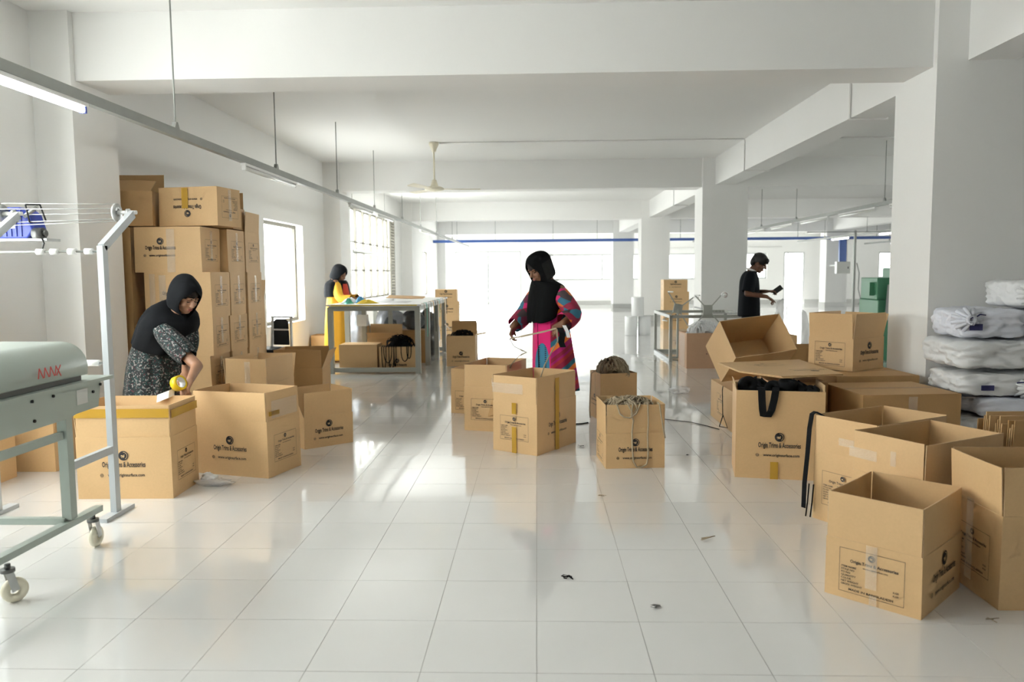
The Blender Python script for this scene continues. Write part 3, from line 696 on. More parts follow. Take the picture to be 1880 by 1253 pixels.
# black strap folded over the tall carton's front
ca = R(-11); f0 = Vector((1.311, 5.139, 0)); fx = Vector((math.cos(ca), math.sin(ca), 0)); fn = Vector((math.sin(ca), -math.cos(ca), 0))
P = lambda u, z, e: tuple(f0+fx*u+fn*e+Vector((0, 0, z)))
b = MB(); b.ribbon([P(.155, .60, -.05), P(.157, .602, -.01), P(.16, .585, .012), P(.163, .52, .013), P(.168, .46, .013), P(.175, .418, .013), P(.20, .414, .016), P(.223, .46, .018), P(.238, .53, .017), P(.246, .585, .014), P(.25, .604, -.01), P(.255, .602, -.05)], .046, tuple(fx), .0018)
tag(b.build('black_strap', blackcloth_m), 'wide black webbing strap hanging in a V on the tall carton', 'strap')
# strap over the corner of the pale labelled carton
b = MB(); b.ribbon([(1.56, 4.27, .575), (1.53, 4.292, .592), (1.51, 4.29, .58), (1.497, 4.285, .50), (1.488, 4.28, .36), (1.472, 4.27, .20), (1.468, 4.265, .06)], .028, (.5, -.85, 0), .002)
tag(b.build('black_strap', blackcloth_m), 'black strap trailing over the corner of the pale labelled carton', 'strap')
for dx, lb in ((0, 'thin black cord end beside the trailing strap'), (.018, 'second thin black cord end beside the trailing strap')):
    tag(MB().tube([(1.49+dx, 4.25-dx, .20), (1.482+dx, 4.245-dx, .1), (1.472+dx, 4.24-dx, .02)], .004, 5).build('loose_thread', blackcloth_m), lb, 'cord')
# black tape loop hanging at the torn carton, and its lead across the floor
b = MB(); b.ribbon([(1.632, 6.85, .36), (1.615, 6.80, .33), (1.60, 6.72, .22), (1.598, 6.70, .12), (1.57, 6.70, .03), (1.66-.035, 6.64, .03), (1.60, 6.70, .13)], .014, (0, 1, .2), .002)
tag(b.build('black_cord_loop', blackcloth_m), 'thin black tape loop hanging beside the torn carton', 'cord')
tag(MB().tube([(1.57, 6.70, .006), (1.50, 6.85, .005), (1.40, 7.02, .005), (1.22, 7.15, .005), (1.02, 7.30, .005), (.93, 7.36, .005)], .005, 6, flat=.6).build('loose_cord_length', blackcloth_m), 'black cord lying across the floor between the cartons', 'cord')
tag(MB().tube([(.46, 7.02, .005), (.40, 6.97, .005), (.34, 6.95, .006), (.28, 6.86, .005), (.30, 6.78, .005)], .008, 6, flat=.6).build('loose_cord_length', blackcloth_m), 'short black cord on the floor by the standing woman', 'cord')
# flattened boards standing on edge
for i in range(13):
    o = MB().box(0, .62, -.0035, .0035, 0, .60-.012*((i*7) % 5)).build('flat_board', [card if i % 3 else card_dull])
    o.location = (2.41+.006*((i*5) % 4), 4.0+.027*i, .001); o.rotation_euler = (R(3), 0, R(2))
    tag(o, 'corrugated board standing on edge in the row beside the open cartons', 'cardboard sheet', 'boards standing on edge by the sacks')

# ------------------------------------------------------------------ white sacks
def sack(label, cx, cyy, z, lx, ly, hh, seed, m=None, tie=None, rz=0, print_=False):
    o = thing('woven_sack', label, 'sack', (cx+.12, cyy, z), R(rz), 'white sacks stacked against the pillar')
    nx, ny, nz = 14, 10, 6; bm = bmesh.new(); off = Vector((seed*3.7, seed*1.3, 0))
    bmesh.ops.create_cube(bm, size=1.0); bmesh.ops.subdivide_edges(bm, edges=bm.edges[:], cuts=19, use_grid_fill=True)
    for v in bm.verts:
        x, y, zz = v.co.x*2, v.co.y*2, v.co.z*2
        # superellipsoid pillow
        p = 9.0; nrm = (abs(x)**p+abs(y)**p+abs(zz)**p)**(1/p); x, y, zz = x/nrm, y/nrm, zz/nrm
        taper = 1-.12*abs(x)**4
        q = Vector((x*lx/2, y*ly/2*(1-.10*abs(x)**4), zz*hh/2*taper))
        n = mnoise.noise(Vector((q.x*7, q.y*7, q.z*9))+off)*.020-abs(mnoise.noise(Vector((q.x*9, q.y*16, q.z*17))+off))*.046+mnoise.noise(Vector((q.x*24, q.y*24, q.z*34))+off)*.013
        d = q.normalized(); q = q+d*n; q.z = max(q.z+hh/2, .0)
        v.co = Vector((q.x, q.y, q.z*.95))
    me = bpy.data.meshes.new('body'); bm.to_mesh(me); bm.free(); me.polygons.foreach_set('use_smooth', [True]*len(me.polygons)); link('body', me, m or sack_m, o)
    if tie:
        tx, tz, s = tie; y = -ly/2-.005
        b = MB()
        for k in range(11):  # gathered mouth
            a = 2*math.pi*k/11; b.tube([(tx+.10*math.cos(a), y+.045, tz+.075*math.sin(a)), (tx+.05*math.cos(a), y+.0, tz+.04*math.sin(a)), (tx+.012*math.cos(a), y-.015, tz+.012*math.sin(a)), (tx+.03*math.cos(a+.3), y-.035, tz+.03*math.sin(a+.3))], .014, 5)
        b.build('gathered_mouth', m or sack_m, o)
        MB().tube([(tx+.02, y-.02, tz+.01), (tx, y-.035, tz+.015), (tx-.02, y-.02, tz), (tx, y-.02, tz-.018), (tx+.02, y-.02, tz+.01), (tx+.05*s, y-.03, tz+.035), (tx+.09*s, y-.02, tz+.03)], .005, 5).build('tie_string', navy_m, o)
    if print_:
        MB().box(-.17, -.09, -ly/2-.016, -ly/2-.006, hh*.28, hh*.48).build('printed_patch', navy_m, o)
    return o
sack('bluish sack in the bottom layer at the foot of the pillar', 3.02, 5.52, 0.0, .56, .52, .20, 1, sackb_m)
sack('plump sack in the bottom layer under the tied sacks', 3.56, 5.52, 0.0, .52, .52, .20, 12)
sack('creased sack in the second layer just above the cardboard boards', 2.99, 5.50, .195, .60, .52, .18, 2, sack_m)
sack('second-layer sack behind the standing boards', 3.57, 5.52, .195, .54, .52, .18, 3)
sack('tied bluish sack with dark knot, third layer from the floor', 3.22, 5.48, .37, .80, .52, .15, 4, sackb_m, tie=(.12, .07, -1.5))
sack('short sack ending the third layer away from the cartons', 3.85, 5.50, .37, .40, .50, .15, 14)
sack('sack with navy print and hanging string, fourth layer', 3.00, 5.50, .515, .58, .52, .17, 5, sack_m, tie=(.14, .07, -1), print_=True)
sack('square-ended sack completing the fourth layer', 3.58, 5.50, .515, .54, .52, .19, 6)
sack('long smooth sack in the fifth layer overhanging toward the cartons', 2.97, 5.49, .70, .62, .54, .21, 7)
sack('long smooth sack in the fifth layer with a dark slit at its end', 3.60, 5.49, .705, .60, .54, .20, 8)
sack('knotted sack with navy marks near the pillar edge, sixth layer', 2.93, 5.49, .905, .46, .50, .21, 9, sackb_m, tie=(-.17, .13, 1), print_=True, rz=-4)
sack('crumpled bluish sack in the sixth layer at the picture edge', 3.46, 5.49, .905, .56, .52, .20, 10, sackb_m)
sack('topmost sack with tied corner and red string', 3.42, 5.50, 1.10, .70, .50, .21, 11, sack_m, tie=(-.26, .10, 1))
# ------------------------------------------------------------------ grey machine at the left edge
mo = thing('ribbon_machine', 'grey-green machine on castors with rounded hood and red zigzag mark', 'machine', (-2.2, 3.4, 0))
def mpart(name, mb, m, par=mo): 
    o = mb.build(name, m, par); return o
X = 0.0
# hood: profile in XZ extruded along Y (local, far end at +y)
prof = [(.0, .888), (.004, .93)]+[(-.121+.125*math.cos(R(6*k)), .93+.12*math.sin(R(6*k))) for k in range(1, 16)]+[ (-.62, 1.052), (-.68, 1.03), (-.70, .888)]
hd = mpart('hood', MB().prism(prof, 'y', -.75, .325), greyp_m); bevel(hd, .006, 2); hd.data.polygons.foreach_set('use_smooth', [len(p_.vertices) == 4 for p_ in hd.data.polygons])
zz = MB(); yb = -.06
def stroke(y0, z0, y1, z1, wd=.006):
    d = Vector((0, y1-y0, z1-z0)).normalized(); n = Vector((0, -d.z, d.y))*wd/2; p, q2 = Vector((.0135, y0, z0)), Vector((.0135, y1, z1))
    zz.add([p+n, p-n, q2-n, q2+n, p+n+Vector((.001, 0, 0)), p-n+Vector((.001, 0, 0)), q2-n+Vector((.001, 0, 0)), q2+n+Vector((.001, 0, 0))], [(0, 1, 2, 3), (7, 6, 5, 4), (0, 4, 5, 1), (1, 5, 6, 2), (2, 6, 7, 3), (3, 7, 4, 0)])
for k in range(4):
    stroke(-.075+.040*k, .918, -.066+.040*k, .963); 
    if k < 3: stroke(-.066+.040*k, .963, -.040+.040*k, .918)
stroke(.052, .963, .088, .912); stroke(.088, .963, .055, .918)
zo = zz.build('red_mark', red_m, hd); tag(zo, 'red zigzag lettering')
mpart('rim_plate', MB().box(-.75, .03, -.8, .50, .845, .862), greyp_m)
mpart('shadow_gap', MB().box(-.69, -.02, -.75, .30, .862, .889), dark_steel)
pn = mpart('side_panel', MB().prism([(-.8, .70), (.14, .705), (.19, .715), (.38, .72), (.41, .845), (-.8, .845)], 'x', -.012, .012), greyp_m)
MB().box(.0125, .0135, .20, .29, .755, .825).build('rating_plate', panel_m, pn)
for y, z in ((.335, .80), (.40, .828), (.02, .828), (-.13, .828), (-.12, .74)): MB().cyl((.012, y, z), (.019, y, z), .007, n=10).build('screw', black_m, pn)
for y in (.15, -.72):
    mpart('leg', MB().box(-.045, .0, y-.024, y+.024, .22, .72), greyp_m); mpart('leg', MB().box(-.715, -.67, y-.024, y+.024, .22, .72), greyp_m)
mpart('side_rail', MB().bar((-.03, -.69, .625), (-.025, .12, .625), .025, .035), greyp_m)
mpart('cross_rail', MB().bar((-.03, .13, .215), (-.69, .13, .215), .035, .03), greyp_m)
mpart('base_rail', MB().bar((-.025, -.78, .205), (-.025, .40, .195), .04, .030), greyp_m)
mpart('base_rail', MB().bar((-.69, -.78, .205), (-.69, .40, .195), .04, .030), greyp_m)
for y, x in ((.365, -.04), (-.30, -.02), (.365, -.69), (-.75, -.69)):
    c = MB(); c.cyl((x, y, .17), (x, y, .145), .012, n=12).cyl((x, y, .15), (x, y, .135), .028, n=16)
    co = mpart('castor', c, dark_steel)
    sx = 0 if y > 0 else 1
    ax = Vector((1, 0, 0)) if y > 0 else Vector((.75, -.6, 0)); fw = Vector((0, 1, 0)) if y > 0 else Vector((.6, .75, 0))
    ctr = Vector((x, y, .052))+fw*.022
    w2 = MB(); w2.lathe([(.02, -.014), (.044, -.014), (.052, -.008), (.052, .008), (.044, .014), (.02, .014), (.02, -.014)], 24, M=Matrix.Translation(ctr) @ ax.to_track_quat('Z', 'Y').to_matrix().to_4x4())
    w2.build('wheel', cream_m, co)
    for s in (-1, 1): MB().bar(ctr+ax*.021*s, Vector((x, y, .14))+ax*.02*s, .004, .03).build('fork_arm', alu_m, co)
for o in list(mo.children):
    pass
# ------------------------------------------------------------------ reel stand behind it
so = thing('reel_stand', 'pale grey steel stand with cranked post carrying reel wires', 'stand', (-2.42, 4.30, 0))
for x in (0, -.70):
    MB().box(x-.03, x+.03, -.15, .15, 0.0, .022).build('foot', lgrey_m, so)
    po = MB().bar((x, 0, .02), (x, 0, 1.535), .034, .05).build('post', lgrey_m, so)
    ar = MB().bar((x, 0, 1.525), (x, .34, 1.735), .034, .045).build('crank_arm', lgrey_m, so)
    MB().cyl((x-.10, .34, 1.745), (x+.03, .34, 1.745), .012, n=12).build('axle', white_m, ar)
    MB().cyl((x-.03, .34, 1.745), (x-.012, .34, 1.745), .022, n=12).build('bearing', alu_m, ar)
    d2 = MB(); d2.lathe([(.01, -.006), (.055, -.006), (.055, .006), (.01, .006), (.01, -.006)], 24, M=Matrix.Translation((x-.09, .34, 1.745)) @ Matrix.Rotation(R(90), 4, 'Y')); d2.build('disc', alu_m, ar)
    MB().bar((x, 0, .385), (x, -.42, .385), .03, .042).build('lower_rail', lgrey_m, so)
for k, (dy, dz) in enumerate(((-.045, .02), (-.03, -.04), (.0, .05), (.04, .0), (.02, -.05))):
    MB().cyl((-.09, .34+dy, 1.745+dz), (-.79, .34+dy*1.3, 1.742+dz*1.3), .0028, n=6).build('wire', alu_m, so)
fr = MB()
for a, b in (((-.62, .30, 1.795), (-.60, .30, 1.69)), ((-.62, .30, 1.795), (-.57, .36, 1.80)), ((-.57, .36, 1.80), (-.55, .38, 1.70)), ((-.60, .30, 1.69), (-.55, .38, 1.70))): fr.cyl(a, b, .005, n=6)
fr.build('wire_guide', black_m, so)
rd = MB().cyl((0, 0, 1.505), (-.70, 0, 1.505), .006, n=8).build('roller_rod', steel_m, so)
for x in (-.075, -.17, -.27, -.35): MB().cyl((x-.022, 0, 1.505), (x+.022, 0, 1.505), .017, n=14).build('roller', white_m, rd)
rd2 = MB().cyl((0, 0, .878), (-.70, 0, .878), .006, n=8).build('roller_rod', steel_m, so)
for x in (-.085, -.20): MB().cyl((x-.035, 0, .878), (x+.035, 0, .878), .018, n=14).build('roller', white_m, rd2)
# blue gear motor hung on the stand
gm = thing('gear_motor', 'small blue motor with white plate hanging on the reel wires', 'motor', (-3.16, 4.765, 1.60))
b0 = MB(); b0.prism([(-.13, .0), (.06, .0), (.10, .05), (.07, .15), (.02, .19), (-.13, .19)], 'y', -.07, .07); bo = b0.build('housing', blue_m, gm); bevel(bo, .012, 3)
for k in range(5): MB().box(-.11+.032*k, -.10+.032*k, -.076, .076, .012, .18).build('fin', blue_m, gm)
MB().box(-.10, -.01, -.079, -.077, .06, .13).build('name_plate', white_m, gm)
MB().cyl((.055, -.085, .13), (.10, -.03, .19), .012, n=10).build('lever', alu_m, gm)
gg = MB(); gg.cyl((.09, -.05, .03), (.15, -.05, .03), .035, n=16).cyl((.15, -.05, .03), (.165, -.05, .03), .02, n=12); gg.build('gear_head', dark_steel, gm)
MB().box(-.15, .17, -.06, .08, -.015, .0).build('mounting_plate', alu_m, gm)
MB().tube([(.14, -.06, .0), (.16, -.07, -.03), (.15, -.075, -.07), (.15, -.075, -.10)], .004, 6).build('cable', black_m, gm)
MB().bar((-.05, .06, .0), (-.05, .06, .14), .03).build('hook', alu_m, gm)

# ------------------------------------------------------------------ packing table
pt = thing('packing_table', 'long white-topped packing table on a grey steel frame', 'table', (-2.23, 12.1, 0))
LX, LY = .60, 1.5
for y in (-LY, -.55, .5, LY):
    for x in (-LX, LX): MB().box(x-.035, x+.035, y-.035, y+.035, 0, .915).build('leg', tablegrey_m, pt)
for y in (-LY, LY):
    MB().bar((-LX, y, .895), (LX, y, .895), .05, .06).build('top_rail', tablegrey_m, pt); MB().bar((-LX, y, .05), (LX, y, .05), .05, .06).build('foot_rail', tablegrey_m, pt)
for x in (-LX, LX):
    MB().bar((x, -LY, .895), (x, LY, .895), .05, .06).build('top_rail', tablegrey_m, pt)
MB().box(-LX-.05, LX+.06, -LY-.05, LY+.05, .93, .952).build('table_top', white_m, pt)
MB().box(-LX+.02, LX, -LY-.052, -LY-.05, .935, .947).build('edge_strip', yellow_m, pt)
po = MB().bar((-.27, -.9, .0), (-.27, -.9, .90), .06).build('centre_post', tablegrey_m, pt); MB().box(-.36, -.22, -.98, -.84, .62, .78).build('switch_box', white_m, po)
MB().bar((.0, -.3, .0), (.0, -.3, .90), .06).build('centre_post', tablegrey_m, pt)
def cloth(name, label, cx, cyy, z, rx, ry, hh, m, seed, cat='cloth'):
    n, k = 7, 22; rng = random.Random(seed); vs = [(cx, cyy, z+hh)]; ph = rng.uniform(0, 6)
    for i in range(1, n+1):
        f = i/n
        for t in range(k):
            a = 2*math.pi*t/k; wob = 1+.18*math.sin(3*a+ph)+.10*math.sin(7*a+2*ph)
            vs.append((cx+rx*f*wob*math.cos(a), cyy+ry*f*wob*math.sin(a), z+.001+hh*max(0, 1-f**1.6)*(1+.5*math.sin(5*a+ph+3*f))*.8))
    fs = [(0, 1+t, 1+(t+1) % k) for t in range(k)]+[(1+i*k+t, 1+(i+1)*k+t, 1+(i+1)*k+(t+1) % k, 1+i*k+(t+1) % k) for i in range(n-1) for t in range(k)]
    fs.append(tuple(1+(n-1)*k+t for t in reversed(range(k))))
    return tag(MB().add(vs, fs, 0, True).build(name, m), label, cat)
cloth('folded_cloth', 'yellow cloth lying on the packing table', -2.42, 11.0, .952, .16, .2, .05, yellow_m, 1)
cloth('folded_cloth', 'teal cloth beside the yellow one on the packing table', -2.66, 10.95, .952, .06, .12, .07, teal_m, 2)
cloth('folded_cloth', 'blue scrap between the teal and yellow cloths', -2.56, 11.25, .952, .08, .1, .09, sky_m, 3)
cloth('folded_cloth', 'white fabric heap before the woman in yellow', -2.72, 11.3, .952, .12, .3, .07, white_strap, 4)
cloth('folded_cloth', 'pale fabric heap at the middle of the packing table', -2.15, 11.6, .952, .3, .35, .045, white_strap, 5)
fbm = MB().prism([(-.3, -.12), (.3, -.14), (.33, .1), (-.28, .14)], 'z', 0, .008); fb = fbm.build('cardboard_sheet', card_dull); fb.location = (-2.2, 13.0, .975); fb.rotation_euler = (R(8), R(2), R(3)); tag(fb, 'curled brown cardboard sheet at the back of the packing table', 'cardboard sheet')
def blob(name, label, c, r, m, seed, cat='bag', group=None, rot=0, amp=.16):
    bm = bmesh.new(); bmesh.ops.create_icosphere(bm, subdivisions=4, radius=1.0); off = Vector((seed*2.3, seed*.7, 1.1))
    zmin = 0
    for v in bm.verts:
        n = mnoise.noise(v.co*1.6+off)*amp+abs(mnoise.noise(v.co*4.2+off))*amp*.7; q = v.co*(1+n); v.co = Vector((q.x*r[0], q.y*r[1], max(q.z, -.86)*r[2]))
        zmin = min(zmin, v.co.z)
    for v in bm.verts: v.co.z -= zmin
    me = bpy.data.meshes.new(name); bm.to_mesh(me); bm.free(); me.polygons.foreach_set('use_smooth', [True]*len(me.polygons))
    o = link(name, me, m); o.location = c; o.rotation_euler = (0, 0, R(rot)); return tag(o, label, cat, group)
g8 = 'grey plastic bags under the packing table'
blob('plastic_bag', 'upright silver plastic bag beside the yellow dress', (-2.72, 11.85, .0), (.17, .17, .46), poly_m, 1, group=g8)
blob('plastic_bag', 'grey plastic bag slumped behind the cord carton', (-2.32, 12.2, .0), (.17, .2, .36), polydark_m, 2, group=g8)
blob('plastic_bag', 'pale silver plastic bag under the middle of the table', (-2.40, 12.75, .0), (.3, .22, .44), poly_m, 3, group=g8)
blob('plastic_bag', 'dark grey plastic bag near the right table legs', (-1.92, 12.06, .507), (.17, .17, .17), polydark_m, 4, group=g8)
blob('plastic_bag', 'shiny grey plastic bag at the far right under the table', (-1.87, 13.2, .0), (.20, .22, .40), polydark_m, 5, group=g8)
for i in range(12):
    y = 10.75+.24*i; m = [cord_pale, teal_m, white_strap, cord_m, ygown_m, blackcloth_m][i % 6]; ln = .18+.10*((i*7) % 4)
    tag(MB().ribbon([(-1.60, y, .957), (-1.563, y, .955), (-1.556, y+.01, .90), (-1.553, y+.015, .955-ln)], .035, (0, 1, 0), .002).build('hanging_strap', m), 'narrow strap hanging over the right edge of the packing table', 'strap', 'straps hanging off the packing table')
# chair by the low window
ch = thing('office_chair', 'black chair with white banded backrest below the low window', 'chair', (-3.22, 9.35, 0), R(-15))
s0 = MB().box(-.21, .21, -.21, .21, .44, .48).build('seat', black_m, ch); bevel(s0, .02)
bb = MB().prism([(-.11, .50), (.11, .50), (.10, .79), (.07, .82), (-.07, .82), (-.10, .79)], 'y', .19, .215).build('backrest', black_m, ch); bevel(bb, .008)
MB().box(-.115, .115, .183, .19, .68, .70).build('back_band', white_m, ch); MB().bar((-.14, .2, .44), (-.13, .22, .84), .025).build('back_post', white_m, ch); MB().bar((.14, .2, .44), (.13, .22, .84), .025).build('back_post', white_m, ch)
MB().bar((-.15, .22, .845), (.15, .22, .845), .02).build('top_bar', alu_m, ch)
for x in (-.18, .18):
    for y in (-.18, .18): MB().bar((x, y, 0), (x, y, .44), .025).build('leg', white_m, ch)

# ------------------------------------------------------------------ reel frame, reels, rolls
rf = thing('winding_reel_rig', 'low grey steel frame holding two four-armed winding reels', 'frame', (2.6, 12.55, 0))
for x in (-.58, .60):
    for y in (-.72, .80): MB().bar((x, y, 0), (x, y, .70), .045).build('post', tablegrey_m, rf)
    MB().bar((x, -.72, .69), (x, .80, .69), .045).build('top_rail', tablegrey_m, rf); MB().bar((x, -.72, .022), (x, .80, .022), .045).build('floor_rail', lgrey_m, rf)
for y in (-.72, .80): MB().bar((-.58, y, .69), (.60, y, .69), .045).build('top_rail', tablegrey_m, rf)
MB().bar((-.58, .80, .022), (.60, .80, .022), .045).build('floor_rail', tablegrey_m, rf)
hk = MB().bar((.05, -.70, .735), (.58, -.70, .735), .012).build('hook_rail', alu_m, rf)
for k in range(10): MB().cyl((.08+.052*k, -.70, .735), (.08+.052*k, -.70, .775), .004, n=6).build('hook', alu_m, hk)
def reel(cx, cyy, cz, rot, ln):
    r0 = MB().box(-.075, .075, -.006, .006, -.075, .075).build('reel_hub', tablegrey_m, rf); r0.location = (cx, cyy, cz); r0.rotation_euler = (0, R(rot), R(18))
    for k in range(4):
        a = R(45+90*k); MB().bar((.07*math.cos(a), -.008, .07*math.sin(a)), (ln*math.cos(a), -.008, ln*math.sin(a)), .016, .008, up=(0, 1, 0)).build('reel_arm', tablegrey_m, r0)
        MB().cyl((ln*math.cos(a), -.01, ln*math.sin(a)), (ln*math.cos(a), -.16, ln*math.sin(a)), .010, n=8).build('reel_peg', white_m, r0)
reel(-.04, -.78, .79, 0, .32); reel(-.40, -.30, .79, 12, .32)
MB().cyl((-.04, -.78, .79), (-.04, .2, .79), .012, n=8).build('reel_axle', dark_steel, rf); MB().bar((-.04, -.72, .69), (-.04, -.72, .79), .05).build('axle_bracket', tablegrey_m, rf)
MB().bar((-.40, -.30, .022), (-.40, -.30, .79), .03).build('axle_bracket', tablegrey_m, rf); MB().bar((-.58, -.30, .022), (-.40, -.30, .022), .03).build('bracket_rail', tablegrey_m, rf)
tr = thing('tape_ring', 'white tape ring with red rim hung on the upper reel peg', 'tape roll', (2.79, 11.68, 1.015))
MT = Matrix.Rotation(R(90), 4, 'X')
MB().lathe([(.034, -.02), (.05, -.02), (.05, .02), (.034, .02), (.034, -.02)], 24, M=MT).build('ring', white_m, tr); MB().lathe([(.03, -.021), (.036, -.0215), (.036, -.018), (.03, -.018), (.03, -.021)], 24, M=MT).build('core', red_m, tr)
for i, (x, y, z) in enumerate(((2.04, 16.95, 0), (2.33, 16.98, 0), (2.18, 16.96, .415))):
    rlm = MB().lathe([(.035, .0), (.128, .0), (.135, .012), (.135, .40), (.128, .412), (.035, .412), (.035, 0)], 28)
    o = rlm.build('film_roll', mat('white_film_roll', (.85, .86, .86), .4)); o.location = (x, y, z)
    tag(o, ['white film roll standing on the floor, left of its pair', 'white film roll standing on the floor, right of its pair', 'white film roll standing on top of the pair'][i], 'film roll', 'white film rolls by the third pillar')

# ------------------------------------------------------------------ green machine in the side bay
gn = thing('green_machine', 'green knitting machine partly hidden by the near pillar', 'machine', (5.46, 12.2, 0))
bevel(MB().box(-.33, .55, -.3, .4, 0, .92).build('base_cabinet', green_m, gn), .015)
bevel(MB().box(-.33, -.05, -.25, .35, .92, 1.25).build('left_column', green_m, gn), .012)
bevel(MB().box(.02, .55, -.2, .4, .92, 1.40).build('head_block', green_m, gn), .012)
MB().prism([(-.25, .62), (.12, .60), (-.02, 1.15), (-.22, 1.15)], 'y', -.36, -.345).build('guard_plate', alu_m, gn)
wm = MB().lathe([(.02, -.02), (.09, -.02), (.11, 0), (.09, .02), (.02, .02), (.02, -.02)], 24, M=Matrix.Translation((.12, -.34, 1.02)) @ MT).build('hand_wheel', dark_steel, gn)
for k in range(3): MB().cyl((-.06+.04*k, -.3, 1.2+.03*k), (.2, -.3, 1.2+.03*k), .012, n=10).build('guide_rod', dark_steel, gn)
for z in (1.62, 1.50): MB().bar((.05, -.1, z), (.5, -.1, z), .03).build('yarn_bar', alu_m, gn)
MB().bar((-.15, -.1, 1.42), (.1, -.1, 1.50), .015).build('feeder_arm', dark_steel, gn); MB().bar((.12, -.1, 1.40), (.12, -.1, 1.64), .02).build('mast', dark_steel, gn)
MB().box(.13, .2, -.31, -.302, .72, .80).build('warning_sticker', yellow_m, gn); MB().box(.08, .15, -.42, -.37, .72, .95).build('slider', white_m, gn)
MB().box(-.40, -.33, -.15, .05, .98, 1.18).build('side_box', green_m, gn)

# ------------------------------------------------------------------ services: light tracks, lamps, duct, fan, conduits
def track(label, x, ya, yb, z, hangers, w=.05, hh=.06, group='hanging light tracks'):
    o = thing('light_track', label, 'light track', (x, ya, z), 0, group)
    MB().box(-w/2, w/2, 0, yb-ya, 0, hh).build('channel', steel_m, o)
    for y in hangers:
        h = MB().cyl((0, y-ya, hh), (0, y-ya, ZC-z-.003), .006, n=8).build('drop_rod', steel_m, o)
        MB().prism([(-.04, 0), (.04, 0), (.012, .05), (-.012, .05)], 'x', -.015, .015).build('clamp', steel_m, h); h.children[0].location = (0, y-ya, hh)
    return o
track('long galvanised light track hanging along the window side', -2.6, 1.0, 30.0, 2.36, [2.6, 5.66, 7.85, 10.25, 12.6, 15.2, 17.6, 20.4, 24.2])
def lamp(label, x, y0, y1, z, on, w=.045):
    o = thing('tube_lamp', label, 'lamp', (x, y0, z), 0, 'tube lamps under the light tracks')
    MB().box(-w/2, w/2, 0, y1-y0, -.022, 0).build('batten', white_m, o); L = y1-y0
    MB().cyl((0, .03, -.042), (0, L-.03, -.042), .018, n=12).build('tube', tube_on if on else tube_off, o)
    for y in (.015, L-.03): MB().box(-.018, .018, y, y+.018, -.06, -.02).build('end_socket', blue_m if on else white_m, o)
    return o
lamp('lit tube lamp on the window-side track at the upper left picture edge', -2.6, 3.0, 4.52, 2.36, True)
lamp('unlit tube lamp above the carton wall', -2.6, 6.95, 8.45, 2.36, False)
lamp('unlit tube lamp before the tall barred window', -2.6, 10.9, 12.4, 2.36, False)
lamp('unlit tube lamp past the tall barred window', -2.6, 12.75, 14.2, 2.36, False)
lamp('unlit tube lamp far along the window-side track', -2.6, 17.5, 19.0, 2.36, False)
track('hanging light track in the side bay beyond the near pillar', 5.35, 10.0, 27.0, 2.36, [12.3, 16.4, 18.9, 21.5])
for i in range(6): lamp('unlit tube lamp of the side bay track, %s from the near pillar' % ['first', 'second', 'third', 'fourth', 'fifth', 'sixth'][i], 5.35, 10.6+2.0*i, 12.1+2.0*i, 2.36, False)
track('far light track in the side bay carrying lit lamps', 9.2, 18.0, 28.0, 2.36, [19.2, 22.2, 25.4], w=.04)
lamp('lit tube lamp on the far side bay track, nearer one', 9.2, 20.0, 21.4, 2.36, True)
lamp('lit tube lamp on the far side bay track, farther one', 9.2, 23.4, 24.8, 2.36, True)
track('outer light track at the edge of the side bay', 11.95, 22.0, 29.0, 2.30, [24.0, 27.0], w=.04)
lamp('lit tube lamp on the outer side bay track', 11.95, 25.4, 26.9, 2.30, True)
# cross lamp seen against the tall barred window
cl = thing('tube_lamp', 'white tube lamp crossing in front of the tall barred window', 'lamp', (-3.45, 14.62, 1.80), R(90), 'tube lamps under the light tracks')
MB().box(0, 3.3, -.02, .02, 0, .03).build('batten', white_m, cl); MB().cyl((.03, 0, -.02), (3.27, 0, -.02), .018, n=12).build('tube', tube_off, cl)
for x in (.05, 3.2): MB().cyl((x, 0, .03), (x, 0, ZC-1.803), .004, n=6).build('drop_wire', steel_m, cl)
dk = thing('busbar_duct', 'blue busbar duct hanging across the far end of the hall', 'duct', (0, 28.6, 2.53))
MB().box(XL, 15.0, -.04, .04, -.05, .05).build('trunking', duct_m, dk)
for x in (-2.9, -1.5, .6, 2.2, 5.2, 7.3, 9.4, 12.2): MB().cyl((x, 0, .05), (x, 0, ZC-2.533), .008, n=6).build('drop_rod', steel_m, dk)
MB().box(10.88, 11.13, -.05, .05, -.85, -.05).build('riser', duct_m, dk)
eb = thing('switch_cabinet', 'grey electrical cabinet below the blue riser', 'cabinet', (11.02, 28.6, 1.25)); bevel(MB().box(-.24, .24, -.1, .1, 0, .43).build('case', panel_m, eb), .01); MB().box(-.22, .22, -.112, -.1, .02, .41).build('door', panel_m, eb); MB().box(.14, .17, -.125, -.112, .18, .25).build('handle', black_m, eb)
MB().bar((0, .05, .3), (0, 1.28, .3), .05).build('wall_bracket', steel_m, eb)
pp = thing('power_pole', 'slim grey power pole standing in the side bay', 'pole', (8.0, 20.0, 0)); MB().bar((0, 0, 0), (0, 0, 2.36), .05).build('pole', steel_m, pp); MB().tube([(.04, -.04, 1.55), (.10, -.06, 1.3), (.09, -.06, .9), (.16, -.06, .62), (.10, -.06, .5)], .014, 6).build('cable', steel_m, pp)
MB().bar((-1.2, 0, 2.33), (3.8, 0, 2.33), .025).build('cross_track', steel_m, pp); MB().box(-.1, .1, -.1, .1, 0, .02).build('base_plate', steel_m, pp)
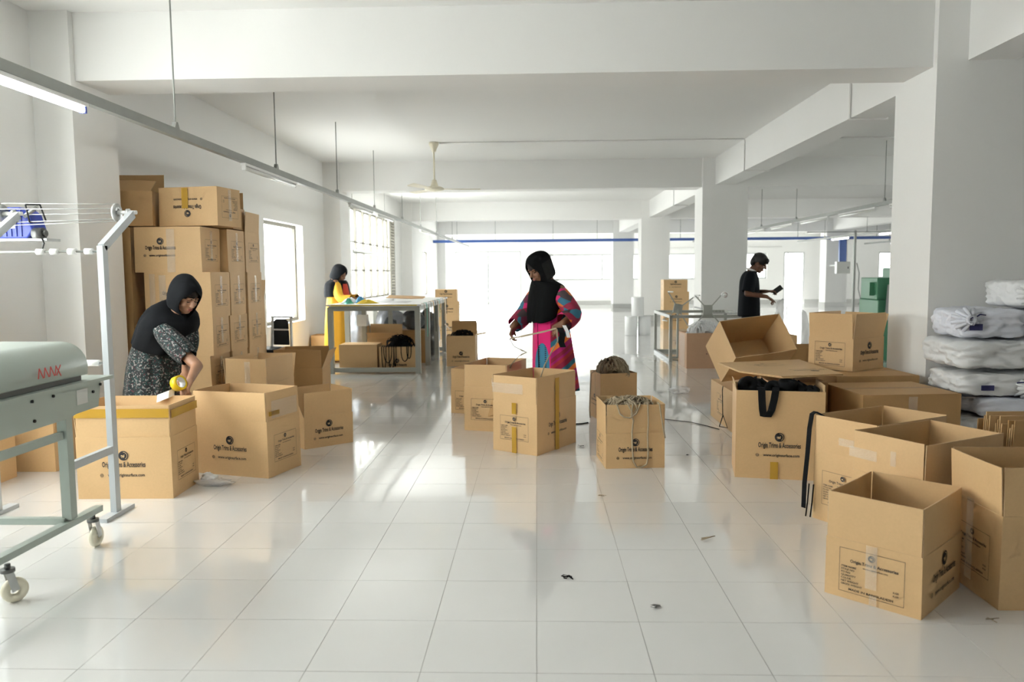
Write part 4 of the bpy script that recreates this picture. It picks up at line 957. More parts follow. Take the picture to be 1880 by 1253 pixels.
# ceiling fan
fn_ = thing('ceiling_fan', 'cream three-bladed ceiling fan on a long rod', 'fan', (-1.545, 11.95, 0))
MB().lathe([(.0, 3.34), (.075, 3.34), (.075, 3.31), (.045, 3.25), (.03, 3.2), (.0, 3.2)], 24).build('canopy', cream_m, fn_)
MB().cyl((0, 0, 3.22), (0, 0, 2.73), .014, n=12).build('rod', cream_m, fn_)
MB().lathe([(.0, 2.78), (.035, 2.78), (.05, 2.72), (.06, 2.69), (.06, 2.68), (0, 2.68)], 24).build('lower_cup', cream_m, fn_)
MB().lathe([(.0, 2.69), (.10, 2.68), (.15, 2.655), (.15, 2.635), (.10, 2.615), (.0, 2.605)], 28).build('motor', cream_m, fn_)
for a in (8, 128, 248):
    bl = MB().add([(.13, -.035, .0), (.13, .035, .0), (.26, .06, .004), (.66, .072, .012), (.70, .05, .014), (.70, -.05, -.008), (.66, -.065, -.012), (.26, -.05, -.006)]+[(x, y, z+.006) for x, y, z in [(.13, -.035, .0), (.13, .035, .0), (.26, .06, .004), (.66, .072, .012), (.70, .05, .014), (.70, -.05, -.008), (.66, -.065, -.012), (.26, -.05, -.006)]],
       [tuple(range(8)), tuple(reversed(range(8, 16)))]+[(i, (i+1) % 8, 8+(i+1) % 8, 8+i) for i in range(8)]).build('blade', cream_m, fn_); bl.location = (0, 0, 2.64); bl.rotation_euler = (0, 0, R(a))
def conduit(label, pts, r=.011):
    tag(MB().tube(pts, r, 8).build('conduit', wall_m), label, 'conduit', 'painted ceiling conduits')
conduit('thin conduit running from the fan across the ceiling and down the beam', [(-1.46, 11.95, ZC-.012), (3.10, 11.95, ZC-.012), (3.108, 11.95, ZC-.03), (3.108, 11.95, 2.87), (3.112, 11.95, 2.86), (3.48, 11.95, 2.86), (3.482, 11.95, ZC-.02), (3.5, 11.95, ZC-.012), (10.9, 11.95, ZC-.012)])
conduit('thin conduit dropping down the long beam near the first pillar', [(3.05, 8.0, ZC-.012), (3.108, 8.0, ZC-.02), (3.108, 8.0, 2.87), (3.112, 8.0, 2.86), (3.48, 8.0, 2.86), (3.482, 8.0, ZC-.02), (3.52, 8.0, ZC-.012), (10.9, 8.0, ZC-.012)])
conduit('thin conduit on the third bay ceiling down the long beam', [(-1.0, 18.0, ZC-.012), (3.10, 18.0, ZC-.012), (3.108, 18.0, ZC-.02), (3.108, 18.0, 2.87), (3.112, 18.0, 2.86), (3.48, 18.0, 2.86)])
conduit('thin conduit along the far wall above the windows', [(-3.4, YB-.04, 2.38), (10.2, YB-.04, 2.38)], .02)

# ------------------------------------------------------------------ scraps on the floor
def scrap(label, x, y, s, m, seed, n=5, cat='scrap'):
    rng = random.Random(seed); b = MB()
    for k in range(n):
        p = [(rng.uniform(-s, s), rng.uniform(-s*.6, s*.6), .004+rng.uniform(0, s*.3)) for _ in range(4)]; b.tube(p, s*.10, 5, flat=.4)
    o = b.build('floor_scrap', m); o.location = (x, y, 0); return tag(o, label, cat)
scrap('dark thread scrap on the middle of the floor', .131, 3.392, .03, blackcloth_m, 1)
scrap('grey thread scrap nearest the camera', .478, 3.089, .022, dark_steel, 2)
scrap('brown scrap in front of the looped-cord carton', .397, 4.671, .03, cord_m, 3, 2)
scrap('pale scrap in the aisle before the tall carton', .862, 3.906, .05, cord_pale, 4, 1)
scrap('dark scrap beside the small made-in-label carton', 1.765, 2.98, .03, cord_m, 5, 2)
scrap('black scrap between the standing woman and the looped-cord carton', .344, 6.05, .03, blackcloth_m, 6, 3)
scrap('dark crumb in front of the tall elastic carton', 1.12, 5.75, .015, blackcloth_m, 7, 3)
blob('plastic_scrap', 'crumpled clear plastic on the floor by the tipped box', (1.60, 8.75, 0), (.10, .08, .045), film_m, 21, 'plastic scrap', amp=.35)
blob('plastic_scrap', 'crumpled white plastic between the two cartons of the bending woman', (-2.10, 4.93, 0), (.11, .05, .022), film_m, 22, 'plastic scrap', amp=.4)
blob('plastic_scrap', 'white plastic wad at the foot of the amber-taped carton', (-2.165, 4.98, 0), (.05, .05, .035), white_strap, 23, 'plastic scrap', amp=.4)
# ------------------------------------------------------------------ people
V = Vector
class Flesh(MB):
    """closed lumps that are fused into one continuous skin by a voxel remesh"""
    def cap(s, p, q, r0, r1=None, n=12):
        r1 = r0 if r1 is None else r1; p = V(p); q = V(q); d = q-p; L = d.length
        d = d.normalized() if L > 1e-6 else V((0, 0, 1)); u = V((0, 0, 1)) if abs(d.z) < .9 else V((1, 0, 0)); x = d.cross(u).normalized(); y = d.cross(x)
        rings = [(p-d*r0*math.cos(a), r0*math.sin(a)) for a in (R(25), R(55))]+[(p, r0), (q, r1)]+[(q+d*r1*math.cos(a), r1*math.sin(a)) for a in (R(55), R(25))]
        vs = [p-d*r0]+[c+(x*math.cos(2*math.pi*k/n)+y*math.sin(2*math.pi*k/n))*r for c, r in rings for k in range(n)]+[q+d*r1]
        m = len(rings); fs = [(0, 1+(k+1) % n, 1+k) for k in range(n)]
        for i in range(m-1):
            for k in range(n): fs.append((1+i*n+k, 1+i*n+(k+1) % n, 1+(i+1)*n+(k+1) % n, 1+(i+1)*n+k))
        e = 1+m*n; fs += [(1+(m-1)*n+k, 1+(m-1)*n+(k+1) % n, e) for k in range(n)]
        return s.add(vs, fs, 0, True)
    def ell(s, c, r, M=None, n=16, m=10):
        c = V(c); vs = []; 
        def P(a, b): 
            p = V((r[0]*math.sin(a)*math.cos(b), r[1]*math.sin(a)*math.sin(b), r[2]*math.cos(a))); return c+(M @ p if M is not None else p)
        vs.append(P(0, 0))
        for i in range(1, m):
            for k in range(n): vs.append(P(math.pi*i/m, 2*math.pi*k/n))
        vs.append(P(math.pi, 0)); fs = [(0, 1+k, 1+(k+1) % n) for k in range(n)]
        for i in range(m-2):
            for k in range(n): fs.append((1+i*n+k, 1+(i+1)*n+k, 1+(i+1)*n+(k+1) % n, 1+i*n+(k+1) % n))
        e = 1+(m-1)*n; fs += [(1+(m-2)*n+k, e, 1+(m-2)*n+(k+1) % n) for k in range(n)]
        return s.add(vs, fs, 0, True)
    def skin(s, name, m, parent, vox=.007, it=3):
        o = s.build(name, m, parent); r = o.modifiers.new('remesh', 'REMESH'); r.mode = 'VOXEL'; r.voxel_size = vox; r.use_smooth_shade = True
        sm = o.modifiers.new('smooth', 'SMOOTH'); sm.iterations = it; sm.factor = .5; return o
def head(F, c, hf, face=True, ears=True):
    """adds skull, jaw, nose, lips, brow; returns (c, M) with M columns = side, forward, up"""
    c = V(c); f = V(hf).normalized(); sd = f.cross(V((0, 0, 1))).normalized(); up_ = sd.cross(f)
    M = Matrix((sd, f, up_)).transposed(); P = lambda x, y, z: c+M @ V((x, y, z))
    F.ell(P(0, -.012, .030), (.075, .094, .092), M); F.ell(P(0, .022, -.032), (.060, .068, .086), M); F.ell(P(0, .052, -.098), (.030, .030, .022), M)
    F.cap(P(-.045, .02, -.075), P(-.012, .055, -.10), .024, .022); F.cap(P(.045, .02, -.075), P(.012, .055, -.10), .024, .022)
    F.cap(P(0, .086, .012), P(0, .108, -.028), .008, .0125); F.ell(P(-.012, .098, -.034), (.008, .009, .007), M); F.ell(P(.012, .098, -.034), (.008, .009, .007), M)
    F.ell(P(0, .088, -.060), (.021, .011, .007), M); F.ell(P(0, .085, -.072), (.018, .011, .008), M)
    F.ell(P(-.028, .078, .020), (.024, .014, .009), M); F.ell(P(.028, .078, .020), (.024, .014, .009), M)
    F.ell(P(-.036, .060, -.034), (.024, .024, .026), M); F.ell(P(.036, .060, -.034), (.024, .024, .026), M)
    if ears:
        for sx in (-1, 1): F.ell(P(.073*sx, -.010, -.012), (.009, .018, .030), M)
    F.cap(P(0, -.02, -.055), P(0, -.045, -.15), .050, .052)
    return c, M
def face_parts(c, M, parent, skin, brows=True):
    P = lambda x, y, z: c+M @ V((x, y, z))
    for sx in (-1, 1):
        e = Flesh().ell(P(.030*sx, .0795, -.002), (.0135, .008, .0065), M).build('eye', eye_m, parent)
        Flesh().ell(P(.030*sx, .0805, .0035), (.0155, .0085, .0045), M).build('eyelid', skin, e)
        if brows: Flesh().cap(P(.014*sx, .0905, .022), P(.046*sx, .078, .022), .0035, .0025).build('eyebrow', hair_m, parent)
    l = Flesh(); l.ell(P(0, .0925, -.061), (.0195, .0085, .0052), M); l.ell(P(0, .0905, -.0705), (.0165, .0085, .006), M); l.build('lips', lip_m, parent)
def hand(F, w, d, n, s, curl=(25, 25, 25, 25), thumb=30, sc=1.0, point=False):
    """w wrist, d direction of the palm, n palm normal (towards the grip), s +1/-1 thumb side"""
    w = V(w); d = V(d).normalized(); n = (V(n)-d*V(n).dot(d)).normalized(); t = d.cross(n)*s
    F.cap(w-d*.01, w+d*.02*sc, .024*sc, .022*sc)
    kn = []
    for i in range(4):
        o = (.030-.020*i)*sc; b = w+d*.012*sc+t*o*.6; k = w+d*(.086-.004*abs(i-1))*sc+t*o; F.cap(b, k, .0135*sc, .0110*sc, 10); kn.append(k)
    lens = [.070, .079, .073, .057]
    for i, k in enumerate(kn):
        dd = d.copy(); p = k; ang = curl[i]
        for j, fr in enumerate((.46, .30, .24)):
            a = R(ang*(1.0 if j == 0 else 1.15)); rotax = d.cross(n).normalized()
            dd = Matrix.Rotation(-a, 3, rotax) @ dd if (Matrix.Rotation(-a, 3, rotax) @ dd).dot(n) > (Matrix.Rotation(a, 3, rotax) @ dd).dot(n) else Matrix.Rotation(a, 3, rotax) @ dd
            q2 = p+dd*lens[i]*fr*sc; F.cap(p, q2, (.0092-.0008*j)*sc, (.0086-.0008*j)*sc, 10); p = q2
    b = w+d*.022*sc+t*.020*sc; a = R(thumb); td = (d*math.cos(a)*.8+t*math.sin(a)+n*.35).normalized(); q1 = b+td*.036*sc
    F.cap(b, q1, .014*sc, .0105*sc, 10); td2 = (td*.7+d*.45+n*.30).normalized(); F.cap(q1, q1+td2*.030*sc, .0100*sc, .0085*sc, 10)
def sheet(rings, n=48, fold=0., kf=9, seed=0, closed=True):
    """rings: (centre, U, F, a, b_front, b_back, gap degrees, fold weight)"""
    b = MB(); vs = []
    for j, (c, U, Fw, a, bf, bb, gap, fw) in enumerate(rings):
        c = V(c); U = V(U).normalized(); Fw = V(Fw).normalized()
        for k in range(n+1):
            th = R(gap)+(2*math.pi-2*R(gap))*k/n; cs, sn = math.cos(th), math.sin(th)
            rr = 1+fold*fw*(math.sin(kf*th+seed+j*.15)+.5*math.sin((kf*1.7)*th+seed*2)); vs.append(c+U*a*sn*rr+Fw*(bf if cs > 0 else bb)*cs*rr)
    m = n+1
    fs = [(j*m+k, j*m+k+1, (j+1)*m+k+1, (j+1)*m+k) for j in range(len(rings)-1) for k in range(n)]
    return b.add(vs, fs, 0, True)
def wrinkle(o, amt, scale=9., seed=0.):
    for v in o.data.vertices:
        d = mnoise.noise_vector(v.co*scale+V((seed, seed*.3, 0)))*amt; v.co += d
    return o
def garment(name, rings, m, parent, fold=0., kf=9, n=48, th=.004, seed=0, sub=1, wr=0.):
    o = sheet(rings, n, fold, kf, seed).build(name, m, parent)
    # weld the seam where the cloth closes on itself
    bm = bmesh.new(); bm.from_mesh(o.data); bmesh.ops.remove_doubles(bm, verts=bm.verts, dist=.0008); bmesh.ops.recalc_face_normals(bm, faces=bm.faces); bm.to_mesh(o.data); bm.free()
    o.data.polygons.foreach_set('use_smooth', [True]*len(o.data.polygons))
    if wr: wrinkle(o, wr, 9, seed)
    s = o.modifiers.new('thick', 'SOLIDIFY'); s.thickness = th; s.offset = 1
    if sub: subsurf(o, sub)
    return o
def sleeve(name, pts, rad, m, parent, n=20, wr=.004, seed=1, fold=.05):
    pts = [V(p) for p in pts]; rings = []; d0 = (pts[1]-pts[0]).normalized()
    pts = [pts[0]-d0*.062, pts[0]-d0*.045]+pts; rad = [.012, rad[0]*.75]+list(rad)
    x = d0.orthogonal().normalized()
    for i, p in enumerate(pts):
        d = (pts[min(i+1, len(pts)-1)]-pts[max(i-1, 0)]).normalized(); x = (x-d*x.dot(d)).normalized(); y = d.cross(x)
        rings.append((p, x, y, rad[i], rad[i], rad[i], 0, 1))
    return garment(name, rings, m, parent, fold, 5, n, .003, seed, 1, wr)
def head_rings(c, M, sc=1.0, fwd=0., gaps=(0, 0, 0, 22, 50, 52, 42, 16)):
    P = lambda y, z: c+M @ V((0, y, z)); U = M @ V((1, 0, 0)); Fw = M @ V((0, 1, 0))
    spec = [(.141, .0004, .0004, .0004), (.128, .055, .058, .070), (.095, .085, .092, .104), (.055, .097, .112+fwd*.5, .118), (.010, .101, .116+fwd, .122), (-.040, .101, .112+fwd, .120), (-.088, .097, .103+fwd, .116), (-.125, .092, .090+fwd*.5, .112)]
    return [(P(-.012, z), U, Fw, a*sc, bf*sc, bb*sc, g, .25) for (z, a, bf, bb), g in zip(spec, gaps)]

# ---- dress patterns (printed cloth)
def patterned(name, kind):
    m, nt, b = nodes_mat(name); N = nt.nodes; L = nt.links; tc = N.new('ShaderNodeTexCoord'); sp = N.new('ShaderNodeSeparateXYZ')
    L.new(tc.outputs['Object'], sp.inputs[0]); b.inputs['Roughness'].default_value = .8
    def math_(op, a, bb=None, c=None):
        x = N.new('ShaderNodeMath'); x.operation = op
        for i, q in enumerate((a, bb, c)):
            if q is None: continue
            if isinstance(q, (int, float)): x.inputs[i].default_value = q
            else: L.new(q, x.inputs[i])
        return x.outputs[0]
    def ramp(fac, stops):
        r = N.new('ShaderNodeValToRGB'); r.color_ramp.interpolation = 'CONSTANT'; e = r.color_ramp.elements
        while len(e) < len(stops): e.new(.5)
        for i, (p, c) in enumerate(stops): e[i].position = p; e[i].color = (*c, 1)
        L.new(fac, r.inputs[0]); return r.outputs[0]
    def mix(f, a, c):
        x = N.new('ShaderNodeMix'); x.data_type = 'RGBA'
        if isinstance(f, float): x.inputs[0].default_value = f
        else: L.new(f, x.inputs[0])
        for i, q in ((6, a), (7, c)):
            if isinstance(q, tuple): x.inputs[i].default_value = (*q, 1)
            else: L.new(q, x.inputs[i])
        return x.outputs[2]
    if kind == 'stripes':
        pink, crim, oran, teal, dk, mag = (.80, .015, .19), (.30, .012, .05), (.85, .20, .03), (.03, .17, .26), (.06, .03, .05), (.42, .01, .16)
        d = math_('FRACT', math_('MULTIPLY', math_('ADD', sp.outputs[2], math_('MULTIPLY', sp.outputs[0], -.75)), 3.4))
        st = ramp(d, [(0, crim), (.13, mag), (.30, oran), (.46, teal), (.62, crim), (.80, (.45, .03, .04)), (.92, mag)])
        ex = math_('DIVIDE', math_('SUBTRACT', sp.outputs[0], -.075), .062); ez = math_('DIVIDE', math_('SUBTRACT', sp.outputs[2], .56), .20)
        rr = math_('ADD', math_('MULTIPLY', ex, ex), math_('MULTIPLY', ez, ez)); og = math_('LESS_THAN', rr, 1.0)
        bandx = math_('LESS_THAN', math_('ABSOLUTE', math_('SUBTRACT', math_('ABSOLUTE', ex), .45)), .12); bands = math_('MULTIPLY', bandx, math_('LESS_THAN', math_('FRACT', math_('MULTIPLY', sp.outputs[2], 60)), .5))
        blue = mix(bands, (.045, .22, .36), (.02, .02, .03))
        panel = mix(og, pink, blue); L.new(mix(math_('GREATER_THAN', sp.outputs[0], -.005), panel, st), b.inputs['Base Color'])
    elif kind == 'sleeve':
        vo = N.new('ShaderNodeTexVoronoi'); vo.inputs['Scale'].default_value = 11; mp = N.new('ShaderNodeMapping'); mp.inputs['Scale'].default_value = (1, 1, 1.6); mp.inputs['Rotation'].default_value = (.4, .5, .3)
        L.new(tc.outputs['Object'], mp.inputs[0]); L.new(mp.outputs[0], vo.inputs[0]); s2 = N.new('ShaderNodeSeparateColor'); L.new(vo.outputs['Color'], s2.inputs[0])
        L.new(ramp(s2.outputs[0], [(0, (.26, .012, .045)), (.24, (.66, .02, .16)), (.42, (.07, .05, .055)), (.60, (.34, .015, .05)), (.78, (.03, .15, .23)), (.86, (.65, .15, .03)), (.91, (.14, .02, .05))]), b.inputs['Base Color'])
    else:
        n1 = N.new('ShaderNodeTexNoise'); n1.inputs['Scale'].default_value = 75; n1.inputs['Detail'].default_value = 3; n2 = N.new('ShaderNodeTexNoise'); n2.inputs['Scale'].default_value = 40
        L.new(tc.outputs['Object'], n1.inputs[0]); L.new(tc.outputs['Object'], n2.inputs[0])
        base = ramp(n2.outputs['Fac'], [(0, (.014, .015, .016)), (.50, (.012, .045, .045)), (.58, (.02, .018, .02)), (.66, (.10, .035, .045))])
        fl_ = ramp(n1.outputs['Fac'], [(0, (0, 0, 0)), (.585, (1, 1, 1))]); L.new(mix(fl_, base, (.27, .25, .24)), b.inputs['Base Color'])
    return m
stripe_m = patterned('striped_print_cloth', 'stripes'); slv_m = patterned('colour_block_cloth', 'sleeve'); floral_m = patterned('dark_floral_cloth', 'floral')

# ---- standing woman in the middle
ORG = V((.12, 6.80, 0))
pw = thing('person', 'woman in black headscarf and pink striped dress sorting straps', 'person', ORG)
f = V((-.80, -.60, 0)); s = V((.60, -.80, 0)); Z = V((0, 0, 1))
loc = lambda x, y, z: V((x, y, z))-ORG
F = Flesh()
hc, hm = head(F, loc(.018, 6.765, 1.408), (-.70, -.54, -.46))
F.cap(loc(.085, 6.81, 1.17), loc(.12, 6.83, .92), .115, .12); F.cap(loc(.11, 6.82, 1.0), loc(.13, 6.84, .86), .12, .135)
F.cap(loc(.01, 6.92, 1.21), loc(.19, 6.71, 1.21), .058)
F.cap(loc(.075, 6.805, 1.27), loc(.05, 6.79, 1.33), .055, .05)
for sx in (-1, 1):
    h = loc(.13, 6.84, .86)+s*.085*sx; k = loc(.14, 6.83, .48)+s*.085*sx; a = loc(.15, 6.86, .09)+s*.085*sx
    F.cap(h, k, .085, .058); F.cap(k, a, .055, .038); F.cap(a-V((0, 0, .05)), a-V((0, 0, .055))+f*.13, .034, .028)
shL, elL, wrL = loc(.195, 6.705, 1.20), loc(.315, 6.62, 1.005), loc(.215, 6.52, .945)
shR, elR, wrR = loc(.005, 6.935, 1.20), loc(-.115, 6.86, .985), loc(-.205, 6.74, .905)
F.cap(shL, elL, .052, .042); F.cap(elL, wrL, .040, .027); F.cap(shR, elR, .052, .042); F.cap(elR, wrR, .040, .027)
hand(F, wrL, (-.75, -.25, -.55), (-.45, .3, -.8), 1, (38, 42, 46, 50), 35); hand(F, wrR, (-.28, -.15, -1.0), (.8, -.3, -.25), -1, (34, 40, 44, 48), 30)
F.skin('body', mid_skin, pw, .006)
face_parts(hc, hm, pw, mid_skin)
# hair showing under the scarf edge
Pp = lambda x, y, z: hc+hm @ V((x, y, z)); Flesh().ell(Pp(0, .008, .045), (.078, .086, .082), hm).build('hair', hair_m, pw)
rg = [(loc(.09, 6.81, 1.265), s, f, .07, .06, .065, 0, .2), (loc(.09, 6.815, 1.235), s, f, .13, .08, .085, 0, .2), (loc(.095, 6.82, 1.15), s, f, .15, .105, .105, 0, .3), (loc(.11, 6.83, 1.02), s, f, .158, .13, .125, 0, .4),
      (loc(.125, 6.835, .90), s, f, .172, .145, .145, 0, .6), (loc(.135, 6.84, .75), s, f, .19, .155, .155, 0, .9), (loc(.15, 6.85, .55), s, f, .212, .165, .165, 0, 1.1), (loc(.165, 6.86, .33), s, f, .235, .172, .178, 0, 1.3)]
garment('dress', rg, stripe_m, pw, .035, 8, seed=2)
sleeve('sleeve', [shL-s*.03, shL+(elL-shL)*.25, shL+(elL-shL)*.65, elL, elL+(wrL-elL)*.4, elL+(wrL-elL)*.92], [.070, .072, .074, .082, .085, .078], slv_m, pw)
sleeve('sleeve', [shR+s*.03, shR+(elR-shR)*.25, shR+(elR-shR)*.65, elR, elR+(wrR-elR)*.4, elR+(wrR-elR)*.92], [.070, .072, .074, .078, .078, .066], slv_m, pw, seed=3)
for sx in (-1, 1):
    k = loc(.14, 6.83, .50)+s*.085*sx; a = loc(.15, 6.86, .10)+s*.085*sx; sleeve('trouser_leg', [k+V((0, 0, .25)), k, k+(a-k)*.5, a], [.095, .082, .075, .06], trouser_m, pw)
rings = head_rings(hc, hm, 1.0, .018)
rings += [(loc(.05, 6.785, 1.305), s, f, .095, .095, .095, 0, .3), (loc(.07, 6.80, 1.285), s, f, .13, .11, .11, 0, .4), (loc(.085, 6.81, 1.262), s, f, .178, .125, .125, 0, .5), (loc(.09, 6.81, 1.225), s, f, .200, .135, .135, 0, .8), (loc(.085, 6.81, 1.15), s, f+V((0, 0, -.12)), .178, .155, .14, 0, 1.2), (loc(.08, 6.80, 1.05), s, f+V((0, 0, -.25)), .160, .168, .14, 0, 1.6), (loc(.085, 6.79, .985), s, f+V((0, 0, -.38)), .150, .172, .14, 0, 2.0)]
garment('headscarf', rings, scarf_m, pw, .034, 5, seed=1.3, wr=.012)
sv = sheet([(Pp(0, -.02, .05-.04*j), hm @ V((1, 0, 0)), hm @ V((0, 1, 0)), .107+.004*j, .148-.004*j, .150+.006*j, 70-2*j, .3) for j in range(6)], 36, .02).build('veil_edge', mat('sheer_black_veil', (.05, .05, .052), .8, alpha=.35), pw)
# straps she holds
b = MB(); b.ribbon([(-.235, 6.70, .80), (-.10, 6.60, .835), (.06, 6.52, .875), (.16, 6.47, .905)], .014, (0, 0, 1), .0015); tag(b.build('held_strap', cord_pale), 'beige strap stretched between the standing woman\'s hands', 'strap', 'straps held by the standing woman')
b = MB(); b.tube([(-.235, 6.69, .80), (-.20, 6.66, .74), (-.13, 6.64, .705), (-.09, 6.64, .69), (-.15, 6.64, .66), (-.19, 6.65, .62), (-.22, 6.66, .585), (-.235, 6.68, .55)], .005, 6); tag(b.build('held_strap', cord_m), 'beige strap looping down from the hand toward the torn carton', 'strap', 'straps held by the standing woman')
b = MB(); b.tube([(.165, 6.455, .90), (.17, 6.44, .80), (.12, 6.38, .72), (.06, 6.28, .62), (.02, 6.15, .52), (.01, 6.08, .45)], .006, 6); tag(b.build('held_strap', cord_pale), 'beige strap running from the hand into the amber-strip carton', 'strap', 'straps held by the standing woman')
b = MB(); b.ribbon([(.19, 6.45, .91), (.21, 6.435, .86), (.20, 6.435, .79), (.215, 6.435, .75)], .05, (1, 0, 0), .004); tag(b.build('held_strap', blackcloth_m), 'bunch of black strap hanging from the standing woman\'s hand', 'strap', 'straps held by the standing woman')
b = MB(); b.ribbon([(.225, 6.45, .93), (.25, 6.44, .88), (.262, 6.44, .83)], .03, (1, 0, 0), .006); tag(b.build('held_strap', white_strap), 'white strap ends hanging behind the black ones in her hand', 'strap', 'straps held by the standing woman')

# ---- bending woman
ORG = V((-2.84, 5.70, 0))
pb_ = thing('person', 'woman in black scarf and dark floral dress bending to tape a carton', 'person', ORG)
f = V((.86, -.51, 0)); s = V((.51, .86, 0)); loc = lambda x, y, z: V((x, y, z))-ORG
F = Flesh(); hc, hm = head(F, loc(-2.525, 5.545, 1.225), (.74, -.42, -.56))
pel, chs, nk = loc(-2.86, 5.71, .80), loc(-2.68, 5.62, 1.03), loc(-2.605, 5.585, 1.115)
F.cap(pel, chs, .135, .125); F.cap(chs, nk, .10, .055); F.cap(nk, loc(-2.56, 5.56, 1.16), .055, .05)
sp = (pel-chs).normalized(); fu = s.cross(sp); fu = fu if fu.dot(f) > 0 else -fu
shR = chs-s*.135+fu*.02+sp*.0; elR = loc(-2.375, 5.34, .735); wrR = loc(-2.335, 5.135, .665); shL = chs+s*.135+fu*.02+sp*.0; elL = loc(-2.56, 5.60, .79); wrL = loc(-2.47, 5.36, .68)
F.cap(shL, shR, .055); F.cap(shR, elR, .050, .040); F.cap(elR, wrR, .038, .026); F.cap(shL, elL, .050, .040); F.cap(elL, wrL, .038, .026)
hand(F, wrR, (-.15, -.75, -.65), (.2, .4, -.85), -1, (38, 42, 46, 50), 35); hand(F, wrL, (.15, -.8, -.5), (-.3, .2, -.85), 1, (35, 40, 45, 50), 35)
for sx in (-1, 1):
    h = pel+s*.085*sx; k = loc(-2.82, 5.68, .45)+s*.09*sx; a = loc(-2.86, 5.72, .09)+s*.09*sx; F.cap(h, k, .085, .058); F.cap(k, a, .055, .038); F.cap(a-V((0, 0, .05)), a-V((0, 0, .055))+f*.13, .034, .028)
F.skin('body', light_skin, pb_, .0065)
face_parts(hc, hm, pb_, light_skin)
Pp = lambda x, y, z: hc+hm @ V((x, y, z)); Flesh().ell(Pp(0, .0, .045), (.078, .088, .082), hm).build('hair', hair_m, pb_)
rg = [(nk, s, fu, .07, .055, .06, 0, .2), (chs-sp*.02, s, fu, .15, .105, .11, 0, .3), (chs+sp*.12, s, fu, .16, .12, .12, 0, .4), (loc(-2.82, 5.69, .86), s, (f+V((0, 0, -.35))), .165, .14, .145, 0, .5), (loc(-2.855, 5.71, .77), s, f, .185, .16, .165, 0, .8),
      (loc(-2.865, 5.715, .62), s, f, .205, .175, .19, 0, 1.1), (loc(-2.87, 5.72, .42), s, f, .225, .19, .205, 0, 1.3), (loc(-2.87, 5.72, .20), s, f, .245, .20, .22, 0, 1.5)]
garment('dress', rg, floral_m, pb_, .035, 10, seed=4, wr=.006)
sleeve('sleeve', [shR+s*.02, shR+(elR-shR)*.25, shR+(elR-shR)*.5, shR+(elR-shR)*.72, shR+(elR-shR)*.82], [.058, .072, .082, .076, .056], floral_m, pb_, wr=.008, seed=5, fold=.08)
sleeve('sleeve', [shL-s*.02, shL+(elL-shL)*.3, shL+(elL-shL)*.6, shL+(elL-shL)*.88, elL], [.058, .07, .08, .075, .055], floral_m, pb_, wr=.008, seed=6, fold=.08)
rings = head_rings(hc, hm, 1.02, .008)
rings += [(nk+fu*.0, s, fu, .125, .11, .115, 0, .4), (chs-sp*.10, s, fu, .175, .14, .135, 0, .5), (chs-sp*.04, s, fu, .218, .16, .145, 0, .8), (chs+sp*.06, s, fu, .222, .17, .15, 0, 1.0), (chs+sp*.16, s, fu, .205, .17, .155, 0, 1.3), (chs+sp*.25, s, (fu+f).normalized(), .19, .165, .16, 0, 1.5)]
garment('headscarf', rings, scarf_grey, pb_, .032, 6, seed=2.1, wr=.016)
td = thing('tape_roll', 'yellow tape roll in the bending woman\'s hand', 'tape roll', (-2.375, 5.05, .655)); Mt = Matrix.Rotation(R(70), 4, 'Y') @ Matrix.Rotation(R(20), 4, 'X')
MB().lathe([(.036, -.024), (.05, -.024), (.05, .024), (.036, .024), (.036, -.024)], 26, M=Mt).build('roll', mat('yellow_tape', (.85, .60, .02), .3), td); MB().lathe([(.032, -.024), (.036, -.024), (.036, .024), (.032, .024), (.032, -.024)], 26, M=Mt).build('core', white_m, td)
tag(MB().ribbon([(-2.40, 5.04, .60), (-2.42, 5.0, .59), (-2.46, 4.99, .575), (-2.50, 5.0, .56)], .05, (0, .3, 1), .001).build('tape_strip', white_m), 'white tape strip pulled over the carton rim', 'tape')

# ---- woman in yellow at the packing table
ORG = V((-3.09, 11.95, 0))
py_ = thing('person', 'woman in yellow dress and dark scarf working at the packing table', 'person', ORG)
f = V((.97, -.24, 0)); s = V((.24, .97, 0)); loc = lambda x, y, z: V((x, y, z))-ORG
F = Flesh(); hc, hm = head(F, loc(-3.02, 11.92, 1.375), (.84, -.25, -.46))
F.cap(loc(-3.08, 11.95, 1.17), loc(-3.10, 11.95, .90), .12, .13); F.cap(loc(-3.06, 11.8, 1.225), loc(-3.03, 12.08, 1.225), .06); F.cap(loc(-3.06, 11.94, 1.25), loc(-3.04, 11.93, 1.31), .055, .05)
shR, elR, wrR = loc(-3.06, 11.79, 1.215), loc(-2.98, 11.72, .985), loc(-2.77, 11.70, 1.0); shL, elL, wrL = loc(-3.02, 12.10, 1.215), loc(-2.95, 12.12, .985), loc(-2.75, 12.0, 1.0)
for a, b_, c in ((shR, elR, wrR), (shL, elL, wrL)): F.cap(a, b_, .05, .042); F.cap(b_, c, .04, .027)
hand(F, wrR, (.9, .1, -.15), (0, .1, -1), 1, (25, 28, 30, 32)); hand(F, wrL, (.9, -.2, -.15), (0, .1, -1), -1, (25, 28, 30, 32))
for sx in (-1, 1):
    h = loc(-3.10, 11.95, .86)+s*.085*sx; a = loc(-3.10, 11.95, .09)+s*.085*sx; F.cap(h, a, .085, .04); F.cap(a-V((0, 0, .05)), a-V((0, 0, .055))+f*.13, .034, .028)
F.skin('body', brown_skin, py_, .008)
face_parts(hc, hm, py_, brown_skin)
